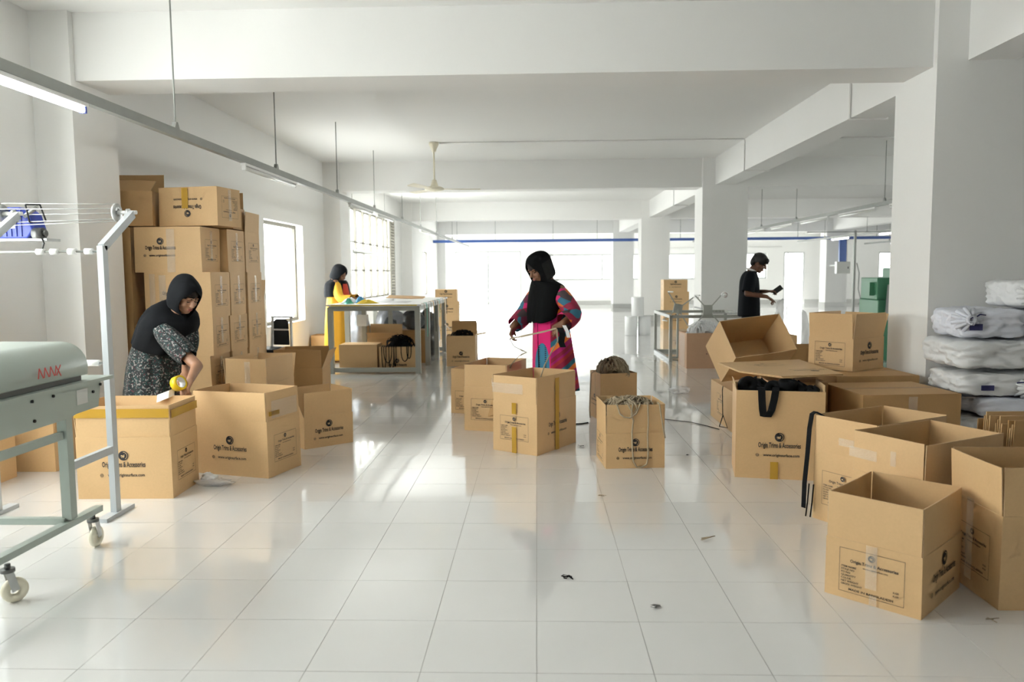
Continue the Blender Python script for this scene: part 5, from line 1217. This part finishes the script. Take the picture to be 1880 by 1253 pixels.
rg = [(loc(-3.06, 11.94, 1.26), s, f, .07, .06, .06, 0, .2), (loc(-3.065, 11.94, 1.225), s, f, .13, .085, .085, 0, .2), (loc(-3.075, 11.95, 1.1), s, f, .17, .13, .125, 0, .4), (loc(-3.09, 11.95, .9), s, f, .18, .14, .15, 0, .6), (loc(-3.10, 11.95, .6), s, f, .20, .15, .165, 0, 1), (loc(-3.10, 11.95, .3), s, f, .215, .155, .175, 0, 1.2), (loc(-3.10, 11.95, .04), s, f, .23, .16, .185, 0, 1.4)]
garment('dress', rg, ygown_m, py_, .04, 8, seed=6)
sleeve('sleeve', [shR+s*.02, shR+(elR-shR)*.5, elR, elR+(wrR-elR)*.5, elR+(wrR-elR)*.9], [.07, .072, .075, .065, .055], ygown_m, py_); sleeve('sleeve', [shL-s*.02, shL+(elL-shL)*.5, elL, elL+(wrL-elL)*.5, elL+(wrL-elL)*.9], [.07, .072, .075, .065, .055], ygown_m, py_)
rings = head_rings(hc, hm, 1.04, .005)
rings += [(loc(-3.05, 11.94, 1.285), s, f, .13, .10, .12, 0, .4), (loc(-3.07, 11.945, 1.265), s, f, .20, .13, .14, 0, .4), (loc(-3.08, 11.945, 1.22), s, f, .25, .16, .16, 0, .6), (loc(-3.08, 11.95, 1.10), s, f, .258, .18, .17, 0, .9), (loc(-3.075, 11.95, 1.02), s, f, .25, .19, .17, 0, 1.1)]
garment('headscarf', rings, scarf_grey, py_, .022, 7, seed=3.3, wr=.005)
rs = sheet([(loc(-2.955, 11.88, 1.22-.05*j), s, f, .05+.012*j, .05+.01*j, .02, 0, 1) for j in range(5)], 20, .05, 4).build('red_scarf_end', redscarf_m, py_)

# ---- boy in black
ORG = V((2.86, 10.5, 0))
by_ = thing('person', 'boy in black t-shirt standing and looking at a phone', 'person', ORG)
f = V((.97, -.22, 0)); s = V((.22, .97, 0)); loc = lambda x, y, z: V((x, y, z))-ORG
F = Flesh(); hc, hm = head(F, loc(2.945, 10.48, 1.47), (.86, -.26, -.44))
F.cap(loc(2.83, 10.5, 1.24), loc(2.83, 10.5, .95), .115, .115); F.cap(loc(2.80, 10.36, 1.30), loc(2.86, 10.66, 1.30), .055); F.cap(loc(2.835, 10.5, 1.33), loc(2.90, 10.49, 1.39), .052, .05)
shR, elR, wrR = loc(2.795, 10.33, 1.295), loc(2.745, 10.28, 1.075), loc(2.975, 10.22, 1.035); shL, elL, wrL = loc(2.86, 10.68, 1.295), loc(2.86, 10.70, 1.08), loc(3.05, 10.50, 1.095)
for a, b_, c in ((shR, elR, wrR), (shL, elL, wrL)): F.cap(a, b_, .05, .042); F.cap(b_, c, .04, .026)
hand(F, wrR, (.85, -.1, -.5), (-.3, .3, -.8), 1, (10, 30, 45, 50), 25); hand(F, wrL, (.95, -.15, .05), (0, -.2, -1), -1, (25, 30, 35, 40), 30)
for sx in (-1, 1):
    h = loc(2.83, 10.5, .88)+s*.085*sx; k = loc(2.84, 10.49, .48)+s*.09*sx; a = loc(2.82, 10.5, .09)+s*.09*sx; F.cap(h, k, .085, .055); F.cap(k, a, .052, .038); F.cap(a-V((0, 0, .05)), a-V((0, 0, .055))+f*.14, .035, .028)
F.skin('body', dark_skin, by_, .0065); face_parts(hc, hm, by_, dark_skin)
Pp = lambda x, y, z: hc+hm @ V((x, y, z))
H = Flesh(); H.ell(Pp(0, -.012, .048), (.090, .105, .092), hm); H.cap(Pp(-.05, .075, .070), Pp(.05, .075, .070), .032); H.cap(Pp(-.045, .09, .045), Pp(.045, .09, .045), .018); H.ell(Pp(0, -.07, .0), (.075, .05, .075), hm); H.skin('hair', hair_m, by_, .008, 2)
rg = [(loc(2.845, 10.495, 1.37), s, f, .065, .062, .062, 0, .1), (loc(2.835, 10.5, 1.335), s, f, .16, .09, .095, 0, .2), (loc(2.825, 10.5, 1.25), s, f, .18, .125, .125, 0, .3), (loc(2.825, 10.5, 1.1), s, f, .175, .13, .125, 0, .5), (loc(2.83, 10.5, .95), s, f, .18, .135, .135, 0, .8), (loc(2.83, 10.5, .76), s, f, .19, .14, .14, 0, 1)]
garment('t_shirt', rg, tshirt_m, by_, .02, 6, seed=8, wr=.005)
MB().lathe([(.060, -.012), (.070, -.012), (.070, .012), (.060, .012), (.060, -.012)], 28, M=Matrix.Translation(loc(2.852, 10.495, 1.375)) @ Matrix.Rotation(R(22), 4, 'Y')).build('collar', white_m, by_)
sleeve('sleeve', [shR+s*.02, shR+(elR-shR)*.4, shR+(elR-shR)*.95], [.078, .08, .078], tshirt_m, by_); sleeve('sleeve', [shL-s*.02, shL+(elL-shL)*.4, shL+(elL-shL)*.95], [.078, .08, .078], tshirt_m, by_)
for sx in (-1, 1):
    h = loc(2.83, 10.5, .90)+s*.085*sx; k = loc(2.84, 10.49, .48)+s*.09*sx; a = loc(2.82, 10.5, .10)+s*.09*sx; sleeve('trouser_leg', [h, h+(k-h)*.5, k, k+(a-k)*.5, a], [.10, .098, .088, .078, .068], trouser_m, by_)
ph = MB().box(-.035, .035, -.004, .004, -.07, .07).build('mobile_phone', black_m); ph.location = (3.185, 10.455, 1.115); ph.rotation_euler = (R(20), R(50), R(0)); bevel(ph, .003); tag(ph, 'dark phone held by the boy', 'phone')
blob('film_bag', 'clear polythene bag hanging below the boy\'s hand', (3.19, 10.25, .60), (.09, .09, .22), film_m, 31, 'plastic bag', amp=.25)
blob('film_bag', 'clear polythene bag on the white straps beyond the boy', (3.44, 10.35, .0), (.14, .14, .42), film_m, 32, 'plastic bag', amp=.25)
